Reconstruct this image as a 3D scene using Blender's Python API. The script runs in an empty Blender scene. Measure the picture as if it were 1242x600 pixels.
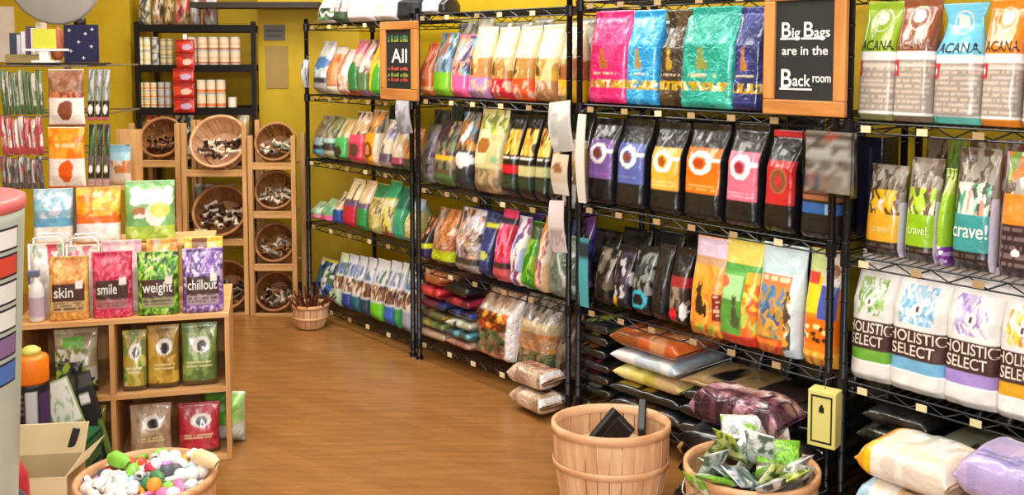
import bpy, math, random
import numpy as np
from mathutils import Vector, Matrix, noise
R = math.radians
sc = bpy.context.scene
col = sc.collection
rnd = random.Random(7)

# ---------------------------------------------------------------- camera
CAM = Vector((0, 0, 1.57)); FPX = 1200.0; PITCH = R(4.0); PY = 149.9
cd = bpy.data.cameras.new('camera'); cam = bpy.data.objects.new('camera', cd); col.objects.link(cam)
cam.location = CAM; cam.rotation_euler = (R(90) - PITCH, 0, 0)
cd.sensor_width = 36; cd.lens = 36 * FPX / 1242; cd.shift_y = -(300 - PY) / 1242; cd.clip_start = 0.05
sc.camera = cam
def ray(px, py):
    X = (px - 621) / FPX; Y = (PY - py) / FPX
    return Vector((X, math.cos(PITCH) + Y * math.sin(PITCH), -math.sin(PITCH) + Y * math.cos(PITCH)))
class Frame:
    """a piece of the room with its own axes: x to the right, y away from the aisle"""
    def __init__(s, ox, oy, deg):
        s.o = Vector((ox, oy, 0)); s.a = R(deg)
        s.ex = Vector((math.cos(s.a), math.sin(s.a), 0)); s.ey = Vector((-math.sin(s.a), math.cos(s.a), 0))
    def W(s, x, y, z): return s.o + s.ex * x + s.ey * y + Vector((0, 0, z))
    def hit(s, px, py, y=0.0):
        r = ray(px, py); n = s.ey
        t = (n.dot(s.o) + y - n.dot(CAM)) / n.dot(r)
        p = CAM + r * t
        return (p - s.o).dot(s.ex), p.z
def floor_at(px, py, z=0.0):
    r = ray(px, py); t = (z - CAM.z) / r.z
    return CAM + r * t

# ---------------------------------------------------------------- colour
def hx(s):
    if not isinstance(s, str): return s
    if len(s) == 3: v = [int(c, 16) / 15 for c in s]
    else: v = [int(s[i:i + 2], 16) / 255 for i in (0, 2, 4)]
    return tuple(c / 12.92 if c <= 0.04045 else ((c + 0.055) / 1.055) ** 2.4 for c in v)
def hashn(a, b, seed):
    x = np.sin(a * 12.9898 + b * 78.233 + seed * 37.719) * 43758.5453
    return x - np.floor(x)
def paint(U, V, base, ops, seed=0):
    """printed artwork of a bag: U across, V up, both 0..1 -> linear rgb"""
    rg = np.random.RandomState(seed + 11)
    C = np.empty(U.shape + (3,)); C[:] = hx(base)
    for op in ops:
        k = op[0]
        if k == 'b': C[(V >= op[1]) & (V < op[2])] = hx(op[3])
        elif k == 'r': C[(U >= op[1]) & (U < op[2]) & (V >= op[3]) & (V < op[4])] = hx(op[5])
        elif k == 'e': C[((U - op[1]) / op[3]) ** 2 + ((V - op[2]) / op[4]) ** 2 < 1] = hx(op[5])
        elif k == 'o':
            d = ((U - op[1]) / op[3]) ** 2 + ((V - op[2]) / op[4]) ** 2
            C[(d < 1) & (d > op[5])] = hx(op[6])
        elif k == 'm':                                   # patchwork of printed pictures
            n = int(op[5] * 2.4); cs = [hx(c) for c in op[6]]
            Uw = U + .02 * np.sin(37 * V + seed) + .02 * np.sin(47 * V + 3 * U + seed * 2); Vw = V + .022 * np.sin(19 * U + seed * 1.7) + .012 * np.sin(41 * U + 9 * V)
            su = op[1] + rg.rand(n) * (op[2] - op[1]); sv = op[3] + rg.rand(n) * (op[4] - op[3])
            pick = rg.randint(0, len(cs), n)
            M = (U >= op[1]) & (U < op[2]) & (V >= op[3]) & (V < op[4])
            if M.any():
                d = (Uw[M][:, None] - su) ** 2 * (op[7] if len(op) > 7 else 1) + (Vw[M][:, None] - sv) ** 2
                idx = d.argmin(1)
                C[M] = np.array(cs)[pick[idx]]
        elif k == 't':                                   # lines of small print
            rows = op[5]; rr = np.floor((V - op[3]) / (op[4] - op[3]) * rows * 2)
            cc = np.floor(U * 22)
            M = (U >= op[1]) & (U < op[2]) & (V >= op[3]) & (V < op[4]) & (rr % 2 == 1) & (hashn(cc, rr, seed) > 0.22)
            C[M] = hx(op[6])
        elif k == 'pet':                                 # sitting animal silhouette
            cu, cv, s, c = op[1:5]; c = hx(c); a = op[5] if len(op) > 5 else 1.6
            for (du, dv, ru, rv) in ((0, 0, .5, .8), (.15, -.5, .75, .45), (-.1, 1.0, .42, .34), (-.32, 1.35, .13, .25), (.12, 1.35, .13, .25), (.85, -.5, .2, .6)):
                C[((U - cu - du * s * a) / (ru * s * a)) ** 2 + ((V - cv - dv * s) / (rv * s)) ** 2 < 1] = c
        elif k == 'd':                                   # slanting stroke
            d = (V - op[2]) - op[3] * (U - op[1]); C[(np.abs(d) < op[4]) & (U > op[5]) & (U < op[6])] = hx(op[7])
        elif k == 'blob':                                # scattered dots
            for i in range(op[5]):
                cu = op[1] + rg.rand() * (op[2] - op[1]); cv = op[3] + rg.rand() * (op[4] - op[3])
                C[((U - cu) / op[6]) ** 2 + ((V - cv) / op[7]) ** 2 < 1] = hx(op[8][rg.randint(0, len(op[8]))])
    return C

# ---------------------------------------------------------------- materials
def mat(name):
    m = bpy.data.materials.new(name); m.use_nodes = True
    nt = m.node_tree; b = nt.nodes['Principled BSDF']; return m, nt, b
def plain(name, c, rough=0.5, metal=0.0, bump=0, bscale=60):
    m, nt, b = mat(name); c = hx(c)
    n = nt.nodes.new('ShaderNodeTexNoise'); n.inputs['Scale'].default_value = 9; n.inputs['Detail'].default_value = 4
    tc = nt.nodes.new('ShaderNodeTexCoord'); nt.links.new(tc.outputs['Object'], n.inputs['Vector'])
    r = nt.nodes.new('ShaderNodeValToRGB'); r.color_ramp.elements[0].position = .3; r.color_ramp.elements[1].position = .7
    r.color_ramp.elements[0].color = (c[0] * .88, c[1] * .88, c[2] * .88, 1); r.color_ramp.elements[1].color = (*c, 1)
    nt.links.new(n.outputs['Fac'], r.inputs['Fac']); nt.links.new(r.outputs['Color'], b.inputs['Base Color'])
    b.inputs['Roughness'].default_value = rough; b.inputs['Metallic'].default_value = metal
    if bump:
        n2 = nt.nodes.new('ShaderNodeTexNoise'); n2.inputs['Scale'].default_value = bscale
        nt.links.new(tc.outputs['Object'], n2.inputs['Vector'])
        bp = nt.nodes.new('ShaderNodeBump'); bp.inputs['Strength'].default_value = bump; bp.inputs['Distance'].default_value = .01
        nt.links.new(n2.outputs['Fac'], bp.inputs['Height']); nt.links.new(bp.outputs['Normal'], b.inputs['Normal'])
    return m
def printed(name, rough, bump, scale=26, coat=0.0, metal=0.0):
    m, nt, b = mat(name)
    a = nt.nodes.new('ShaderNodeAttribute'); a.attribute_name = 'Col'
    nt.links.new(a.outputs['Color'], b.inputs['Base Color'])
    b.inputs['Roughness'].default_value = rough; b.inputs['Coat Weight'].default_value = coat; b.inputs['Metallic'].default_value = metal
    b.inputs['Coat Roughness'].default_value = .12
    if bump:
        tc = nt.nodes.new('ShaderNodeTexCoord'); n = nt.nodes.new('ShaderNodeTexNoise')
        n.inputs['Scale'].default_value = scale; n.inputs['Detail'].default_value = 3; n.inputs['Distortion'].default_value = 1.2
        nt.links.new(tc.outputs['Object'], n.inputs['Vector'])
        bp = nt.nodes.new('ShaderNodeBump'); bp.inputs['Strength'].default_value = bump; bp.inputs['Distance'].default_value = .012
        nt.links.new(n.outputs['Fac'], bp.inputs['Height']); nt.links.new(bp.outputs['Normal'], b.inputs['Normal'])
    return m
def wood(name, c1, c2, rough=.5, scale=3.0, axis='Z', bump=.1):
    m, nt, b = mat(name)
    tc = nt.nodes.new('ShaderNodeTexCoord'); mp = nt.nodes.new('ShaderNodeMapping')
    s = {'X': (1, 9, 9), 'Y': (9, 1, 9), 'Z': (9, 9, 1)}[axis]; mp.inputs['Scale'].default_value = s
    nt.links.new(tc.outputs['Object'], mp.inputs['Vector'])
    n = nt.nodes.new('ShaderNodeTexNoise'); n.inputs['Scale'].default_value = scale; n.inputs['Detail'].default_value = 6; n.inputs['Distortion'].default_value = .6
    nt.links.new(mp.outputs['Vector'], n.inputs['Vector'])
    r = nt.nodes.new('ShaderNodeValToRGB'); r.color_ramp.elements[0].position = .33; r.color_ramp.elements[1].position = .66
    r.color_ramp.elements[0].color = (*hx(c1), 1); r.color_ramp.elements[1].color = (*hx(c2), 1)
    nt.links.new(n.outputs['Fac'], r.inputs['Fac']); nt.links.new(r.outputs['Color'], b.inputs['Base Color'])
    bp = nt.nodes.new('ShaderNodeBump'); bp.inputs['Strength'].default_value = bump
    nt.links.new(n.outputs['Fac'], bp.inputs['Height']); nt.links.new(bp.outputs['Normal'], b.inputs['Normal'])
    b.inputs['Roughness'].default_value = rough
    return m
M = {}
M['gloss'] = printed('glossy printed plastic film', .28, .35, 22, .5)
M['foil'] = printed('crinkled foil laminate', .22, .9, 30, .6, .15)
M['paper'] = printed('printed paper', .55, .25, 18)
M['print'] = printed('flat print', .5, 0)
M['black'] = plain('black wire enamel', '15151a', .35, .3)
M['dark'] = plain('black plastic', '121216', .4)
M['chrome'] = plain('chrome wire', 'bbb', .25, .9)
M['white'] = plain('white card', 'eee', .5)
M['cream'] = plain('cream card', 'e8d8ae', .55)
M['tagwood'] = plain('tan price card', 'b0946c', .6)
M['pine'] = wood('pale pine board', 'c08a50', 'e0b078', .5, 2.5, 'X')
M['pinev'] = wood('pale pine upright', 'c08a50', 'deae76', .5, 2.5, 'Z')
M['crate'] = wood('old pine board', 'b07f4a', 'd8ab72', .55, 2.5, 'X')
M['cratev'] = wood('old pine upright', 'b07f4a', 'd8ab72', .55, 2.5, 'Z')
M['basket'] = wood('peeled basket veneer', 'cf9a70', 'ecc49c', .5, 2.2, 'Z', .2)
M['hoop'] = wood('basket hoop veneer', 'c88c60', 'e2b48a', .5, 2.2, 'X', .2)
M['darkbasket'] = wood('brown basket veneer', '7a4a28', 'a8713f', .5, 2.2, 'Z', .2)
M['darkhoop'] = wood('brown basket hoop', '8a5630', 'b88350', .5, 2.2, 'X', .2)
M['frame'] = wood('orange stained pine frame', 'b06f34', 'cf8f4e', .45, 2.2, 'X')
M['framev'] = wood('orange stained pine frame upright', 'b06f34', 'cf8f4e', .45, 2.2, 'Z')
M['slate'] = plain('chalkboard', '1c1e20', .7)
M['chalk'] = plain('white chalk', 'f0f0ec', .9)
M['carton'] = plain('brown carton board', 'c9b48c', .7)

# ---------------------------------------------------------------- mesh helpers
class MB:
    def __init__(s): s.v = []; s.f = []
    def box(s, x0, x1, y0, y1, z0, z1, M4=None):
        n = len(s.v)
        for z in (z0, z1):
            for (x, y) in ((x0, y0), (x1, y0), (x1, y1), (x0, y1)):
                p = Vector((x, y, z)); s.v.append(M4 @ p if M4 else p)
        for f in ((0, 3, 2, 1), (4, 5, 6, 7), (0, 1, 5, 4), (1, 2, 6, 5), (2, 3, 7, 6), (3, 0, 4, 7)): s.f.append([n + i for i in f])
        return s
    def tube(s, pts, r, k=6, closed=False):
        pts = [Vector(p) for p in pts]; n = len(s.v); m = len(pts)
        for i, p in enumerate(pts):
            a = pts[(i - 1) % m] if closed or i else p; b = pts[(i + 1) % m] if closed or i < m - 1 else p
            t = (b - a).normalized(); up = Vector((0, 0, 1)) if abs(t.z) < .9 else Vector((1, 0, 0))
            e = t.cross(up).normalized(); g = t.cross(e)
            rr = r[i] if isinstance(r, (list, tuple)) else r
            for j in range(k):
                th = 2 * math.pi * j / k; s.v.append(p + (e * math.cos(th) + g * math.sin(th)) * rr)
        for i in range(m if closed else m - 1):
            for j in range(k):
                a = n + i * k; b = n + ((i + 1) % m) * k
                s.f.append([a + j, a + (j + 1) % k, b + (j + 1) % k, b + j])
        if not closed:
            s.f.append([n + j for j in range(k)]); s.f.append([n + (m - 1) * k + j for j in reversed(range(k))])
        return s
    def lathe(s, prof, k=24, cap=True):
        n = len(s.v)
        for (r, z) in prof:
            for j in range(k):
                th = 2 * math.pi * j / k; s.v.append(Vector((r * math.cos(th), r * math.sin(th), z)))
        for i in range(len(prof) - 1):
            for j in range(k): s.f.append([n + i * k + j, n + i * k + (j + 1) % k, n + (i + 1) * k + (j + 1) % k, n + (i + 1) * k + j])
        if cap:
            s.f.append([n + j for j in reversed(range(k))]); s.f.append([n + (len(prof) - 1) * k + j for j in range(k)])
        return s
    def build(s, name, m, parent=None, smooth=False, bevel=0):
        me = bpy.data.meshes.new(name); me.from_pydata([tuple(v) for v in s.v], [], s.f); me.validate()
        me.materials.append(m)
        if smooth: me.polygons.foreach_set('use_smooth', [True] * len(me.polygons))
        o = bpy.data.objects.new(name, me); col.objects.link(o)
        if parent: o.parent = parent
        if bevel:
            b = o.modifiers.new('bevel', 'BEVEL'); b.width = bevel; b.segments = 2; b.limit_method = 'ANGLE'
        return o
LABELS = {}
def tag(o, label, cat, group=None):
    o['label'] = label; o['category'] = cat
    if group: o['group'] = group
    return o
def struct(o): o['kind'] = 'structure'; return o
def empty(name, loc, rz=0, rx=0, ry=0):
    o = bpy.data.objects.new(name, None); col.objects.link(o); o.location = loc; o.rotation_euler = (rx, ry, rz); o.empty_display_size = .05
    return o
def setcol(me, C):
    a = me.color_attributes.new('Col', 'FLOAT_COLOR', 'POINT')
    buf = np.ones((len(me.vertices), 4), dtype=np.float32); buf[:, :3] = C
    a.data.foreach_set('color', buf.ravel())

# ---------------------------------------------------------------- bags
def wr(x, z, seed, amp):
    return amp * (noise.noise(Vector((x * 14, z * 9, seed * 3.7))) + .5 * noise.noise(Vector((x * 34, z * 22, seed * 1.3 + 9))))
def prof(style, v):
    """relative half depth and half width of a standing bag at height v"""
    if style == 'pouch':
        b = min(1, .55 + v * 5) if v < .09 else 1
        if v > .4: b *= 1 - .97 * ((v - .4) / .55) ** 1.5 if v < .95 else .03
        return max(b, .03), 1 - .03 * math.sin(v * math.pi) + (.0 if v < .9 else .01)
    if style == 'gusset':
        b = min(1, .75 + v * 5)
        if v > .62: b *= max(.04, 1 - ((v - .62) / .32) ** 1.1)
        return max(b, .04), 1 - .02 * math.sin(v * math.pi)
    if style == 'neck':                                   # gathered top
        b = min(1, .6 + v * 5); a = 1
        if v > .6: b *= max(.12, 1 - ((v - .6) / .25)); a = 1 - .28 * math.sin(min(1, (v - .6) / .28) * math.pi / 2) + (.22 * (v - .88) / .12 if v > .88 else 0)
        return b, a
    if style == 'box': return 1, 1
    if style == 'pillow':
        e = min(v, 1 - v)
        b = .05 if e < .045 else min(1, .25 + 1.0 * math.sin(min(1, (e - .045) / .3) * math.pi / 2))
        return min(1, b), 1 - (.03 if e < .045 else .05 * min(1, b))
    return 1, 1
NEXP = {'pouch': 3.5, 'gusset': 6, 'neck': 3.2, 'box': 24, 'pillow': 2.8}
def bagfront(w, d, h, style, seed, amp):
    n = NEXP[style]
    def f(u, v):
        b, a = prof(style, v); x = (u * 2 - 1)
        y = -(d / 2) * b * (max(0, 1 - abs(x) ** n)) ** (1 / 2.2)
        X = x * w / 2 * a
        y += wr(X, v * h, seed, amp) * min(1, 4 * (1 - abs(x))) * (.3 + .7 * min(1, b * 3))
        return X, y, v * h
    return f
def bagmesh(name, w, h, d, style, base, ops, seed=0, nf=24, nv=26, amp=.006, mt='gloss', back=None):
    f = bagfront(w, d, h, style, seed, amp if style != 'box' else 0)
    n = NEXP[style]; nb = max(8, nf // 3)
    ring = []
    us = [.5 - .5 * math.cos(math.pi * (i / nf)) * (.35) - .5 * (1 - 2 * i / nf) * .65 for i in range(nf + 1)]
    V = []; UU = []; VV = []
    for j in range(nv + 1):
        v = j / nv
        b, a = prof(style, v)
        for u in us:
            V.append(f(u, v)); UU.append(u); VV.append(v)
        for i in range(1, nb):
            x = 1 - 2 * i / nb
            y = (d / 2) * b * (max(0, 1 - abs(x) ** n)) ** (1 / 2.2)
            V.append((x * w / 2 * a, y, v * h)); UU.append((x + 1) / 2); VV.append(v)
    m = nf + nb; F = []
    for j in range(nv):
        for i in range(m):
            F.append((j * m + i, j * m + (i + 1) % m, (j + 1) * m + (i + 1) % m, (j + 1) * m + i))
    F.append(tuple(reversed(range(m)))); F.append(tuple(range(nv * m, nv * m + m)))
    me = bpy.data.meshes.new(name); me.from_pydata(V, [], F)
    UU = np.array(UU); VV = np.array(VV)
    C = paint(UU, VV, base, ops, seed); setcol(me, C)
    me.materials.append(M[mt])
    sm = [style != 'box'] * len(me.polygons); me.polygons.foreach_set('use_smooth', sm)
    return me, f
def lettering(parent, body, size, surf, w, h, u0, v0, c, name='lettering', shear=0, off=.002, width=None, spacing=1.0):
    """text laid onto the bag front; (u0,v0) is its lower left corner, size in metres"""
    cu = bpy.data.curves.new('t', 'FONT'); cu.body = body; cu.size = size; cu.shear = shear; cu.space_character = spacing; cu.offset = size * .012
    ob = bpy.data.objects.new('t', cu); me = bpy.data.meshes.new_from_object(ob); bpy.data.objects.remove(ob)
    xs = [v.co.x for v in me.vertices]; k = (width / max(xs)) if width else 1
    for v in me.vertices:
        x = v.co.x * k; z = v.co.y
        if surf: X, Y, Z = surf(min(1, max(0, u0 + x / w)), min(1, max(0, v0 + z / h)))
        else: X, Y, Z = u0 + x, 0, v0 + z
        v.co = (X, Y - off, Z)
    me.materials.append(c if not isinstance(c, str) else flat(c)); me.name = name
    o = bpy.data.objects.new(name, me); col.objects.link(o); o.parent = parent
    return o
FL = {}
def flat(c):
    if c not in FL: FL[c] = plain('ink ' + c, c, .5)
    return FL[c]
SEED = [0]
def bag(F, px0, px1, ytop, zb, base, ops, label, style='pouch', mt='gloss', d=.11, y=.03, name='food_bag', cat='bag', group=None, yaw=0, lean=3, amp=.006, roll=0, h=None, gap=.97):
    SEED[0] += 1; sd = SEED[0]
    x0, _ = F.hit(px0, ytop + 20, y); x1, _ = F.hit(px1, ytop + 20, y)
    pxc = (px0 + px1) / 2; xc, zt = F.hit(pxc, ytop, y + (d * .3))
    xc = (x0 + x1) / 2; w = (x1 - x0) * gap
    if h is None: h = zt - zb
    pw = px1 - px0; ph = pw * h / max(w, .01)
    nf = int(max(22, min(72, pw * .9))); nv = int(max(28, min(96, ph * .6)))
    me, f = bagmesh(name, w, h, d, style, base, ops, sd, nf, nv, amp, mt)
    o = bpy.data.objects.new(name, me); col.objects.link(o)
    o.location = F.W(xc, y + d / 2, zb + .001)
    o.rotation_euler = Matrix.Rotation(F.a + R(yaw), 4, 'Z').to_euler() if not (lean or roll) else (Matrix.Rotation(F.a + R(yaw), 4, 'Z') @ Matrix.Rotation(R(roll), 4, 'Y') @ Matrix.Rotation(-R(lean), 4, 'X')).to_euler()
    if label: tag(o, label, cat, group)
    return o, f, w, h
def lay(F, x, y, z, L, D, t, base, ops, label, mt='gloss', yaw=0, tilt=0, pitch=0, name='food_bag', cat='bag', group=None, amp=.006, res=1.0):
    """bag lying on its back: long side along the shelf; U along the length, V from the aisle edge to the far edge"""
    SEED[0] += 1; sd = SEED[0]
    nx = int(34 * res); ny = int(18 * res); V = []; UU = []; VV = []
    for j in range(ny * 2):
        th = math.pi * 2 * j / (ny * 2)
        for i in range(nx + 1):
            u = i / nx; e = min(u, 1 - u)
            tt = .10 if e < .02 else min(1, .5 + .5 * math.sin(min(1, (e - .02) / .12) * math.pi / 2))
            cy = -math.cos(th); cz = math.sin(th)
            yy = math.copysign(abs(cy) ** .6, cy) * D / 2 * (1 - .06 * tt); zz = math.copysign(abs(cz) ** .55, cz) * t / 2 * tt
            xx = (u - .5) * L
            k = wr(xx, yy * 1.5 + 3 + zz * 4, sd, amp)
            if cz > -.2: zz += k * (tt if tt > .1 else .8)
            if zz < -t / 2: zz = -t / 2
            V.append((xx, yy, zz + t / 2)); UU.append(u); VV.append((cy + 1) / 2 if cz >= 0 else (cy + 1) / 2 * .5)
    F_ = []; n = nx + 1; m = ny * 2
    for j in range(m):
        for i in range(nx): F_.append((j * n + i, ((j + 1) % m) * n + i, ((j + 1) % m) * n + i + 1, j * n + i + 1))
    F_.append(tuple(j * n for j in range(m))); F_.append(tuple(j * n + nx for j in reversed(range(m))))
    me = bpy.data.meshes.new(name); me.from_pydata(V, [], F_); setcol(me, paint(np.array(UU), np.array(VV), base, ops, sd))
    me.materials.append(M[mt]); me.polygons.foreach_set('use_smooth', [True] * len(me.polygons))
    me.validate()
    o = bpy.data.objects.new(name, me); col.objects.link(o); o.location = F.W(x, y, z)
    o.rotation_euler = (Matrix.Rotation(F.a + R(yaw), 4, 'Z') @ Matrix.Rotation(R(tilt), 4, 'Y') @ Matrix.Rotation(R(pitch), 4, 'X')).to_euler()
    if label: tag(o, label, cat, group)
    return o

# ---------------------------------------------------------------- fixtures
def wire_rack(F, x0, x1, zs, ztop, D, label, tags=True, deck=.03, tagzs=None):
    t = empty('wire_shelving_unit', F.W((x0 + x1) / 2, D / 2, 0), F.a); w = (x1 - x0); X0, X1, Y0, Y1 = -w / 2, w / 2, -D / 2, D / 2
    for (x, y) in ((X0, Y0), (X1, Y0), (X0, Y1), (X1, Y1)):
        m = MB().tube([(x, y, .0), (x, y, ztop)], .0125, 10)
        for k in range(int(ztop / .1)): m.tube([(x, y, .06 + k * .1), (x, y, .066 + k * .1)], .0142, 10)
        m.tube([(x, y, 0), (x, y, .02)], .019, 10)
        m.build('post', M['black'], t, True)
    for z in zs:
        m = MB(); r = .0032
        for y in (Y0, Y1):
            m.tube([(X0, y, -.004), (X1, y, -.004)], r, 5); m.tube([(X0, y, -.036), (X1, y, -.036)], r, 5)
            n = int(w / .055); pts = [(X0 + w * i / n, y, -.006 if i % 2 else -.034) for i in range(n + 1)]
            m.tube(pts, .0028, 4)
        for x in (X0, X1):
            m.tube([(x, Y0, -.004), (x, Y1, -.004)], r, 5); m.tube([(x, Y0, -.036), (x, Y1, -.036)], r, 5)
        n = int(w / deck)
        for i in range(1, n): m.tube([(X0 + w * i / n, Y0, -.002), (X0 + w * i / n, Y1, -.002)], .0018, 4)
        for i in (1, 2): m.tube([(X0, Y0 + D * i / 3, -.006), (X1, Y0 + D * i / 3, -.006)], .0028, 4)
        for (x, y) in ((X0, Y0), (X1, Y0), (X0, Y1), (X1, Y1)): m.tube([(x, y, -.042), (x, y, .002)], .018, 10)
        s = m.build('shelf', M['black'], t); s.location = (0, 0, z)
        if tags:
            n = int(w / .19)
            for i in range(n):
                x = X0 + .07 + (w - .1) * i / n + rnd.uniform(-.02, .02)
                p = MB().box(x - .017, x + .017, Y0 - .008, Y0 - .005, -.034, -.012).build('price_tag', rnd.choice((M['cream'], M['tagwood'], M['tagwood'])), s)
    tag(t, label, 'shelf'); return t
def basket(name, rt, rb, h, loc, label, rot=(0, 0, 0), dark=False, hoops=((.93, 1.0), (.42, .55)), k=26, handles=False):
    t = empty(name, loc); t.rotation_euler = rot
    bw, hw = (M['darkbasket'], M['darkhoop']) if dark else (M['basket'], M['hoop'])
    m = MB()
    for j in range(k):
        a0 = 2 * math.pi * (j + .04) / k; a1 = 2 * math.pi * (j + .96) / k; n = len(m.v)
        for i in range(5):
            v = i / 4; r = rb + (rt - rb) * v + .012 * math.sin(v * math.pi) + (.0015 if j % 2 else 0)
            for (a, rr) in ((a0, r), (a1, r), (a1, r - .003), (a0, r - .003)): m.v.append(Vector((rr * math.cos(a), rr * math.sin(a), .004 + v * (h - .006))))
        for i in range(4):
            for q in range(4): m.f.append([n + i * 4 + q, n + i * 4 + (q + 1) % 4, n + i * 4 + 4 + (q + 1) % 4, n + i * 4 + 4 + q])
        m.f.append([n + 3, n + 2, n + 1, n]); m.f.append([n + 16, n + 17, n + 18, n + 19])
    m.build('staves', bw, t)
    MB().lathe([(rb - .004, .006), (rb - .004, .014)], 32).build('base', bw, t)
    for (v0, v1) in hoops:
        pr = []
        def rad(v): return rb + (rt - rb) * v + .012 * math.sin(v * math.pi)
        ra, rb_ = rad(v0) + .003, rad(v1) + .003
        mm = MB().lathe([(ra, v0 * h), (ra + .004, v0 * h + .002), (rb_ + .004, v1 * h - .002), (rb_, v1 * h)], 48, False)
        if v1 > .9:
            mm = MB().lathe([(ra, v0 * h), (ra + .005, v0 * h + .002), (rb_ + .005, v1 * h), (rb_ - .009, v1 * h + .001), (ra - .010, v0 * h)], 48, False)
        mm.build('rim_hoop' if v1 > .9 else 'hoop', hw, t, True)
    if handles:
        for a in (R(200), R(20)):
            p = [((rt + .006 + .03 * math.sin(q / 8 * math.pi)) * math.cos(a + (q / 8 - .5) * .5), (rt + .006 + .03 * math.sin(q / 8 * math.pi)) * math.sin(a + (q / 8 - .5) * .5), h * (.9 - .12 * math.sin(q / 8 * math.pi))) for q in range(9)]
            MB().tube(p, .003, 6).build('handle', M['chrome'], t, True)
    tag(t, label, 'basket'); return t
def clone(o, loc, rot, label=None):
    c = o.copy(); col.objects.link(c); c.location = loc; c.rotation_euler = rot
    if label: c['label'] = label
    return c
# ---------------------------------------------------------------- the room
S = Frame(1.069, 3.2, -49.6)          # shelving wall: x runs back towards the camera, y into the shelves
def room():
    m, nt, b = mat('orange brown plank floor')
    tc = nt.nodes.new('ShaderNodeTexCoord'); mp = nt.nodes.new('ShaderNodeMapping'); mp.inputs['Rotation'].default_value = (0, 0, R(38))
    nt.links.new(tc.outputs['Object'], mp.inputs['Vector'])
    br = nt.nodes.new('ShaderNodeTexBrick'); br.inputs['Scale'].default_value = 1; br.inputs['Brick Width'].default_value = .6; br.inputs['Row Height'].default_value = .085
    br.inputs['Mortar Size'].default_value = .0012; br.inputs['Color1'].default_value = (*hx('9c6c3a'), 1); br.inputs['Color2'].default_value = (*hx('946434'), 1); br.inputs['Mortar'].default_value = (*hx('8a5a2e'), 1)
    nt.links.new(mp.outputs['Vector'], br.inputs['Vector'])
    mp2 = nt.nodes.new('ShaderNodeMapping'); mp2.inputs['Rotation'].default_value = (0, 0, R(38)); mp2.inputs['Scale'].default_value = (1.5, 14, 1)
    nt.links.new(tc.outputs['Object'], mp2.inputs['Vector'])
    n = nt.nodes.new('ShaderNodeTexNoise'); n.inputs['Scale'].default_value = 2.2; n.inputs['Detail'].default_value = 5
    nt.links.new(mp2.outputs['Vector'], n.inputs['Vector'])
    mx = nt.nodes.new('ShaderNodeMix'); mx.data_type = 'RGBA'; mx.blend_type = 'MULTIPLY'; mx.inputs[0].default_value = .55
    r = nt.nodes.new('ShaderNodeValToRGB'); r.color_ramp.elements[0].position = .35; r.color_ramp.elements[1].position = .65; r.color_ramp.elements[0].color = (.62, .55, .46, 1); r.color_ramp.elements[1].color = (1, 1, 1, 1)
    nt.links.new(n.outputs['Fac'], r.inputs['Fac']); nt.links.new(br.outputs['Color'], mx.inputs[6]); nt.links.new(r.outputs['Color'], mx.inputs[7])
    nt.links.new(mx.outputs[2], b.inputs['Base Color']); b.inputs['Roughness'].default_value = .27
    struct(MB().box(-4, 5, -4, 8.0, -.1, 0).build('floor', m))
    yw = plain('mustard yellow wall paint', 'c4a40e', .6, 0, .03, 40)
    cw = plain('ceiling paint', 'cfcabc', .8)
    struct(MB().box(-4, 5, -4, 8.0, 2.9, 3.0).build('ceiling', cw))
    o = MB().box(-4.2, .15, .46 + .06, .62, 0, 2.9).build('wall_right', yw); o.location = S.W(0, 0, 0); o.rotation_euler = (0, 0, S.a); struct(o)
    o = MB().box(.15, 5, .52, .62, 0, 2.9).build('wall_right.001', yw); o.location = S.W(0, 0, 0); o.rotation_euler = (0, 0, S.a); struct(o)
    # back wall with the niche that takes the can shelving
    yb = 6.42
    xl = (160 - 621) / 1200 * yb; xr = (314 - 621) / 1200 * yb
    struct(MB().box(-4, xl, yb, 7.3, 0, 2.9).build('wall_back', yw))
    struct(MB().box(xr, .2, yb, 7.3, 0, 2.9).build('wall_back.001', yw))
    struct(MB().box(xl, xr, 7.0, 7.3, 0, 2.9).build('wall_back.002', yw))
    struct(MB().box(-4.1, -4, -4, 7.3, 0, 2.9).build('wall_left', yw))
    bm_ = plain('dark brown beam', '2a2118', .5)
    struct(MB().box(-2.0, -1.2, yb - .25, yb - .002, 1.86, 1.895).build('trim_1', bm_))
    bb = plain('dark baseboard', '4a3a1c', .5)
    struct(MB().box(xr + .01, -.6, yb - .015, yb - .001, 0.001, .08).build('baseboard_back', bb))
room()

RACK = {'D': (.008, 1.24), 'C': (-1.232, -.010), 'B': (-2.405, -1.258), 'A': (-3.55, -2.425)}
ZS = {}
def lev(px, py): return S.hit(px, py, 0)[1]
ZS['D'] = [lev(1130, 152), lev(1140, 327), lev(1140, 491), .13]
ZS['C'] = [lev(850, 133), lev(850, 270), lev(850, 409), .12]
ZS['B'] = [lev(600, 122), lev(600, 240), lev(600, 345), .11]
ZS['A'] = [lev(435, 118), lev(435, 202), lev(435, 284), .09]
TOP = {'D': 1.86, 'C': lev(860, -8), 'B': lev(600, 12), 'A': lev(435, 26)}
for k, v in ZS.items(): print('levels', k, [round(z, 3) for z in v], round(TOP[k], 3))
RL = {'D': 'black wire shelving unit at the right edge, holding the big white bags', 'C': 'black wire shelving unit behind the two bushel baskets, framed chalkboard on it',
      'B': 'black wire shelving unit in the middle, second from the back wall', 'A': 'black wire shelving unit farthest back, next to the yellow wall'}
for k, (x0, x1) in RACK.items():
    wire_rack(S, x0 + .018, x1 - .018, ZS[k] + [TOP[k]], TOP[k] + .03, .46, RL[k])

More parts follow.
